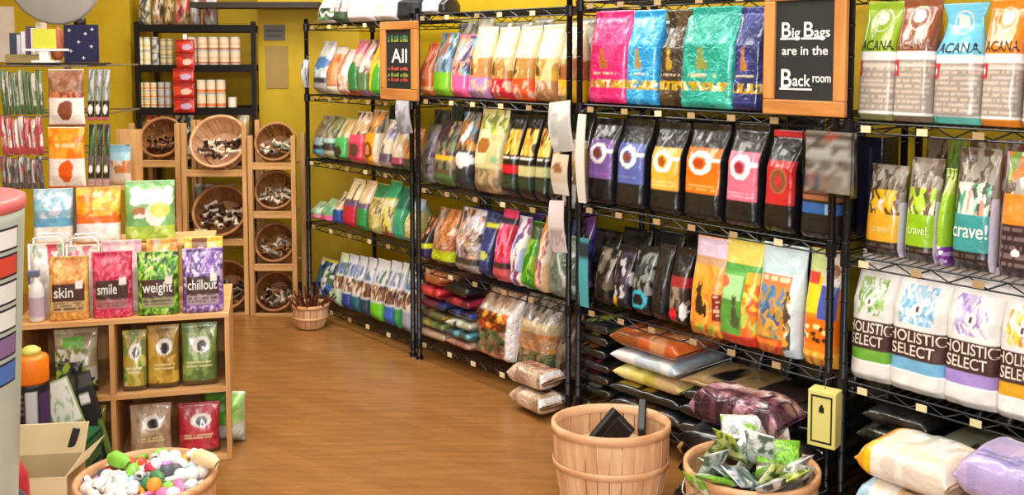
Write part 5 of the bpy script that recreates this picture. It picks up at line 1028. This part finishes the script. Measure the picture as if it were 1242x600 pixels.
for i, (dx_, dy_, c, L, l) in enumerate(((-.09, .02, '8cd048', .07, 'large lime green plush toy at the left of the toy basket'), (.165, .03, 'e8d0a0', .09, 'cream rolled chew sticking over the right rim of the toy basket'))):
    m = MB().tube([(-L / 2, 0, 0), (-L * .3, .004, .004), (L * .3, 0, .006), (L / 2, .003, 0)], [.016, .024, .022, .014], 12); o = m.build('plush_toy' if i == 0 else 'rolled_chew', plain('toy big ' + str(i), c, .6), None, True)
    o.location = (tx + dx_, 2.86 + dy_, .355); o.rotation_euler = (0, .1, R(-25)); tag(o, l, 'toy' if i == 0 else 'chew')
# red and blue things under the box at the very left
for (px, py, Y, c, sh, l) in ((20, 562, 2.86, 'c83848', .05, 'red rounded toy at the lower left under the box flap'), (8, 592, 2.75, '3c5068', .07, 'slate blue rounded toy in the lower left corner')):
    F = Frame(0, Y, 0); x, z = F.hit(px, py, 0)
    o = MB().lathe([(.01, 0), (sh * .8, .01), (sh, z * .5), (sh * .9, z * .9), (sh * .5, z), (.01, z + .012)], 24).build('rubber_toy', plain('rubber ' + c, c, .35), None, True); o.location = (x - .015, Y, .001); tag(o, l, 'toy')
# round green and white bag on the floor behind the cube shelf
q = floor_at(288, 546); SEED[0] += 1
me, f = bagmesh('litter_bag', .17, .205, .14, 'pillow', 'c8d8c8', [('m', 0, 1, .4, 1, 14, ['7cc850', '98d478', 'b0dc98', '68b848']), ('m', 0, 1, 0, .42, 14, ['d8e0dc', 'c8d0d0', 'b8c8c0', 'e8ecec'])], SEED[0], 22, 22, .008)
o = bpy.data.objects.new('litter_bag', me); col.objects.link(o); o.location = (q.x - .075, q.y + .10, .001); tag(o, 'rounded green and white bag on the floor beside the cube shelf', 'bag')
# ---------------------------------------------------------------- spinner rack with hanging treats
Y = 4.45; G = Frame(0, Y, 0)
xc, ztp = G.hit(70, 80, 0)
sr = empty('spinner_rack', (xc, Y + .1, .001))
MB().tube([(0, 0, 0), (0, 0, ztp + .02)], .016, 12).build('pole', M['chrome'], sr, True)
MB().lathe([(.2, 0), (.2, .015), (.05, .03), (.02, .05)], 32).build('base', M['dark'], sr, True)
G2 = Frame(0, Y - .1, 0)
zt3 = [G2.hit(70, p, 0)[1] for p in (80, 140, 190)]
for z in zt3:
    m = MB(); hwid = .205
    m.tube([(-hwid, -.315, z), (hwid, -.315, z), (hwid, .315, z), (-hwid, .315, z)], .004, 6, True); m.tube([(-hwid, 0, z), (hwid, 0, z)], .004, 6); m.tube([(0, -.315, z), (0, .315, z)], .004, 6)
    m.build('wire_tier', M['chrome'], sr)
tag(sr, 'chrome spinner rack of hanging treats behind the cube shelf', 'rack')
def hang(px0, px1, py0, py1, base, ops, label, group=None, y=-.0, style='pillow', roll=0, d=.02, name='treat_packet'):
    SEED[0] += 1; x0, z1 = G2.hit(px0, py0, y); x1, _ = G2.hit(px1, py0, y); z0 = G2.hit(px0, py1, y)[1]
    me, f = bagmesh(name, (x1 - x0) * .96, z1 - z0, d, style, base, ops, SEED[0], max(10, int((px1 - px0) * .9)), max(14, int((py1 - py0) * .6)), .004, 'gloss')
    o = bpy.data.objects.new(name, me); col.objects.link(o); o.location = G2.W((x0 + x1) / 2, y, z0); o.rotation_euler = (0, R(roll), 0); tag(o, label, 'packet', group)
conep = lambda c: [('e', .5, .27, .2, .17, c), ('e', .58, .36, .14, .1, c), ('b', .0, .04, c)]
hang(56, 103, 84, 153, 'eee6e4', [('b', .52, 1, '9a6a50'), ('m', 0, 1, .55, 1, 14, ['a07058', '8a5c48', 'b08870']), ('m', 0, 1, .5, .6, 8, ['8a3c2c', 'c87a50'])] + conep('8a4a30'), 'brown and white treat bag hanging on the spinner rack', y=-.13, d=.04)
hang(56, 104, 154, 228, 'f0e8e4', [('b', .5, 1, 'f08a1c'), ('m', 0, 1, .5, 1, 14, ['f49420', 'ee7c18', 'f8a838']), ('t', .2, .8, .6, .75, 1, 'f8d8a0')] + conep('e8601c'), 'orange and white treat bag hanging on the spinner rack', y=-.13, d=.04)
tiers = ((84, 139, '6a7a60', ['4a6a48', '8a9a80', 'b8b8b0', '3c4a3c'], 'green grey', 'upper'), (140, 188, 'b0505c', ['c04858', 'd8c8c8', '8a4a58', 'e8e0e0'], 'red and silver', 'middle'), (189, 229, '6a6870', ['5a5860', 'a8a8a8', '34343c', 'b04858'], 'slate grey', 'lower'))
for ti, (a, b_, c, cs, cn, tn2) in enumerate(tiers):
    for i in range(7):
        p0 = 2 + i * 7.4
        hang(p0, p0 + 7.0, a + (i % 3) * 2, b_, c, [('m', 0, 1, 0, 1, 8, cs), ('r', .35, .6, 0, 1, 'd0ccc8' if i % 2 else cs[0]), ('b', .02, .22, cs[0])], f'narrow {cn} stick packet on the {tn2} tier of the spinner rack', f'{cn} stick packets', roll=-4, y=-.12 - .004 * (i % 3))
for i in range(3):
    hang(104 + i * 9, 112.5 + i * 9, 84, 146, '8a8898', [('m', 0, 1, .4, 1, 8, ['9a98a8', '787688', 'b8b8c4', '68885c']), ('b', .08, .38, '24242c'), ('e', .5, .22, .35, .1, 'e8e8e8'), ('b', 0, .07, 'c86a7c')], 'grey packet with white dot on the right of the spinner rack', 'grey packets with white dots', y=-.10, roll=3)
    hang(104 + i * 9, 112.5 + i * 9, 150, 226, '5a5258', [('m', 0, 1, .5, 1, 6, ['4a7a44', '6a5c64', '2c2c30']), ('b', .15, .35, '24242c'), ('e', .5, .28, .3, .06, 'e8e8e8'), ('b', 0, .12, 'c8a0a8')], 'dark green and black packet low on the right of the spinner rack', 'dark green and black packets', y=-.10, roll=3)
# books and boards on top of the spinner
tray = empty('literature_tray', (xc, Y - .05, zt3[0] + .006)); a = G2.hit(14, 70, 0)[0] - xc; b_ = G2.hit(120, 70, 0)[0] - xc
MB().box(a, b_, -.10, .08, 0, .008).build('tray_floor', M['dark'], tray); MB().box(a, a + .19, -.105, -.098, .008, .045).build('tray_lip', plain('olive tan card', '9a8858', .6), tray)
tag(tray, 'flat tray of books and boards on top of the spinner rack', 'tray')
zt0 = zt3[0] + .0155
def book(px0, px1, py0, c, label, y=.03, t=.01, name='booklet', cat='book', ops=()):
    x0, z1 = G2.hit(px0, py0, y); x1, _ = G2.hit(px1, py0, y); m = MB().box(0, x1 - x0, 0, t * 6 if x1 - x0 < .05 else .012, 0, z1 - zt0); o = m.build(name, plain('cover ' + label[:20], c, .45)); o.location = G2.W(x0, y, zt0); tag(o, label, cat); return o
for i, (p0, p1, yt, c, l) in enumerate(((11, 19, 40, '3c4858', 'slate spined booklet at the left end of the spinner top'), (20, 24, 42, 'd8d0e0', 'pale lilac booklet on the spinner top'), (25, 30, 38, 'e8e4e8', 'white booklet on the spinner top'), (31, 36, 32, '5c486c', 'violet spined booklet on the spinner top'), (37, 42, 34, 'eceae8', 'taller white booklet on the spinner top'), (43, 49, 27, 'e8dcc8', 'cream booklet standing highest on the spinner top'))): book(p0, p1, yt, c, l)
sgn = empty('card_stand', G2.W(G2.hit(62, 60, 0)[0], -.06, zt0))
MB().box(-.05, .05, -.02, .04, 0, .01).build('foot', M['white'], sgn); MB().box(-.095, .10, -.012, .012, .05, .06).build('ledge', M['white'], sgn); MB().box(-.02, .02, -.01, .01, .01, .05).build('stem', M['white'], sgn)
MB().box(-.05, .05, -.004, .004, .061, .145).build('card', plain('yellow green card', 'd8d848', .5), sgn, bevel=.001)
tag(sgn, 'small white stand holding a yellow green card', 'stand')
o = MB().box(-.075, .075, -.004, .004, 0, .165).build('star_board', plain('midnight blue board', '1c1c48', .45)); o.location = G2.W(G2.hit(99, 60, 0)[0], -.0, zt0); 
for (dx_, dz) in ((-.05, .14), (.02, .125), (-.01, .09), (.045, .07), (-.045, .05), (.01, .02), (.05, .145)):
    MB().box(dx_ - .007, dx_ + .007, -.0055, -.004, dz - .0015, dz + .0015).box(dx_ - .0015, dx_ + .0015, -.0055, -.004, dz - .007, dz + .007).build('star', M['chalk'], o)
tag(o, 'midnight blue board sprinkled with small white stars', 'board')
o = MB().lathe([(.005, 0), (.025, .01), (.032, .03), (.02, .055), (.005, .06)], 20).build('bird_toy', plain('terracotta', 'b8603c', .5), None, True); o.location = G2.W(G2.hit(66, 60, 0)[0], .03, zt0); o.scale = (1, 1, 2.6); tag(o, 'terracotta coloured figurine behind the yellow green card', 'figurine')
o = MB().lathe([(.012, 0), (.014, .15), (.026, .165), (.026, .19), (.012, .205)], 20).build('black_knob_stand', M['dark'], None, True); o.location = G2.W(G2.hit(93, 60, 0)[0], .04, zt0); tag(o, 'black knobbed stand behind the star board', 'stand')
# small bags with wooden box right of the spinner
x0, zt = G2.hit(127, 162, 0); x1, _ = G2.hit(159, 162, 0); zb2 = G2.hit(140, 226, 0)[1]
st = empty('side_stand', G2.W((x0 + x1) / 2, .08, 0)); ww = x1 - x0
MB().box(-ww / 2, ww / 2, -.05, .05, zb2 - .02, zb2).build('stand_shelf', M['pine'], st); MB().box(-ww / 2, ww / 2, .04, .05, zb2, zt + .01).build('back_board', M['pinev'], st)
for s_ in (-1, 1): MB().box(s_ * ww / 2 - .01, s_ * ww / 2 + .01, -.05, .05, 0.001, zb2 - .02).build('leg', M['pinev'], st)
tag(st, 'narrow pale wooden stand between the spinner and crate towers', 'stand')
G3 = Frame(0, Y - .1 + .035, 0)
bag(G3, 129, 157, 176, zb2, '8ab8cc', [('b', .62, .8, 'a8d0e0'), ('m', 0, 1, .3, .6, 8, ['e0d8d0', 'c87838', 'a87850']), ('b', 0, .3, 'd8c8b8')], 'small light blue and brown bag on the narrow wooden stand', d=.05, y=.01, lean=0)
# convex mirror over the spinner
xm, zm_ = G.hit(80, -24, 0); mr = empty('convex_mirror', (xm, Y - .12, zm_), 0, R(12))
mm_, nt, b = mat('mirror glass grey'); b.inputs['Base Color'].default_value = (*hx('6a6266'), 1); b.inputs['Metallic'].default_value = .45; b.inputs['Roughness'].default_value = .3
m = MB(); pr = [(.195 * math.sin(R(90) * i / 8), -.05 * math.cos(R(90) * i / 8)) for i in range(9)]; pr[0] = (.001, -.05)
m.lathe(pr, 48, False); o = m.build('mirror_dome', mm_, mr, True); o.rotation_euler = (R(-90) * -1, 0, 0)
m = MB().lathe([(.195, 0), (.203, -.006), (.203, .012), (.19, .016), (.001, .02)], 48, False); o = m.build('rim', plain('pale grey rim', 'a8a4a0', .4), mr, True); o.rotation_euler = (R(90), 0, 0)
MB().tube([(0, .02, .1), (0, .06, .5), (0, .04, 1.0)], .01, 8).build('hanger_rod', M['chrome'], mr, True)
tag(mr, 'round grey convex mirror with pale rim above the spinner rack', 'mirror')
# white poster at the left edge of the back wall
W_ = Frame(0, 6.42, 0); x0, z1 = W_.hit(-40, 8, 0); x1, z0 = W_.hit(19, 75, 0)
o = MB().box(0, x1 - x0, -.02, 0, 0, z1 - z0).build('blank_poster', plain('off white poster', 'e8dcd4', .6)); o.location = (x0, 6.42, z0); tag(o, 'plain off white poster at the left end of the back wall', 'poster')
# ---------------------------------------------------------------- light
def area(name, loc, rot, sx, sy, power, c=(1, 1, 1)):
    l = bpy.data.lights.new(name, 'AREA'); l.shape = 'RECTANGLE'; l.size = sx; l.size_y = sy; l.energy = power; l.color = c
    o = bpy.data.objects.new(name, l); col.objects.link(o); o.location = loc; o.rotation_euler = rot; return o
for (x, y) in ((-1.6, 1.2), (.6, 1.0), (-1.4, 3.4), (.2, 3.0), (-1.6, 5.2), (-.6, 4.6)):
    area('ceiling_lamp', (x, y, 2.86), (0, 0, 0), 1.1, .5, 34, (1, .96, .88))
area('added_rear_key', (-.3, -2.6, 1.8), (R(88), 0, 0), 3.6, 2.0, 110, (1, .98, .95))  # soft key light added behind the camera; no shopfront window is built there
area('camera_flash', (.05, -.1, 1.95), (R(78), 0, 0), .35, .25, 26, (1, .98, .95))
w = bpy.data.worlds.new('world'); sc.world = w; w.use_nodes = True
w.node_tree.nodes['Background'].inputs['Color'].default_value = (1, .97, .92, 1); w.node_tree.nodes['Background'].inputs['Strength'].default_value = .35
sc.view_settings.view_transform = 'Standard'; sc.view_settings.look = 'None'; sc.view_settings.exposure = 0
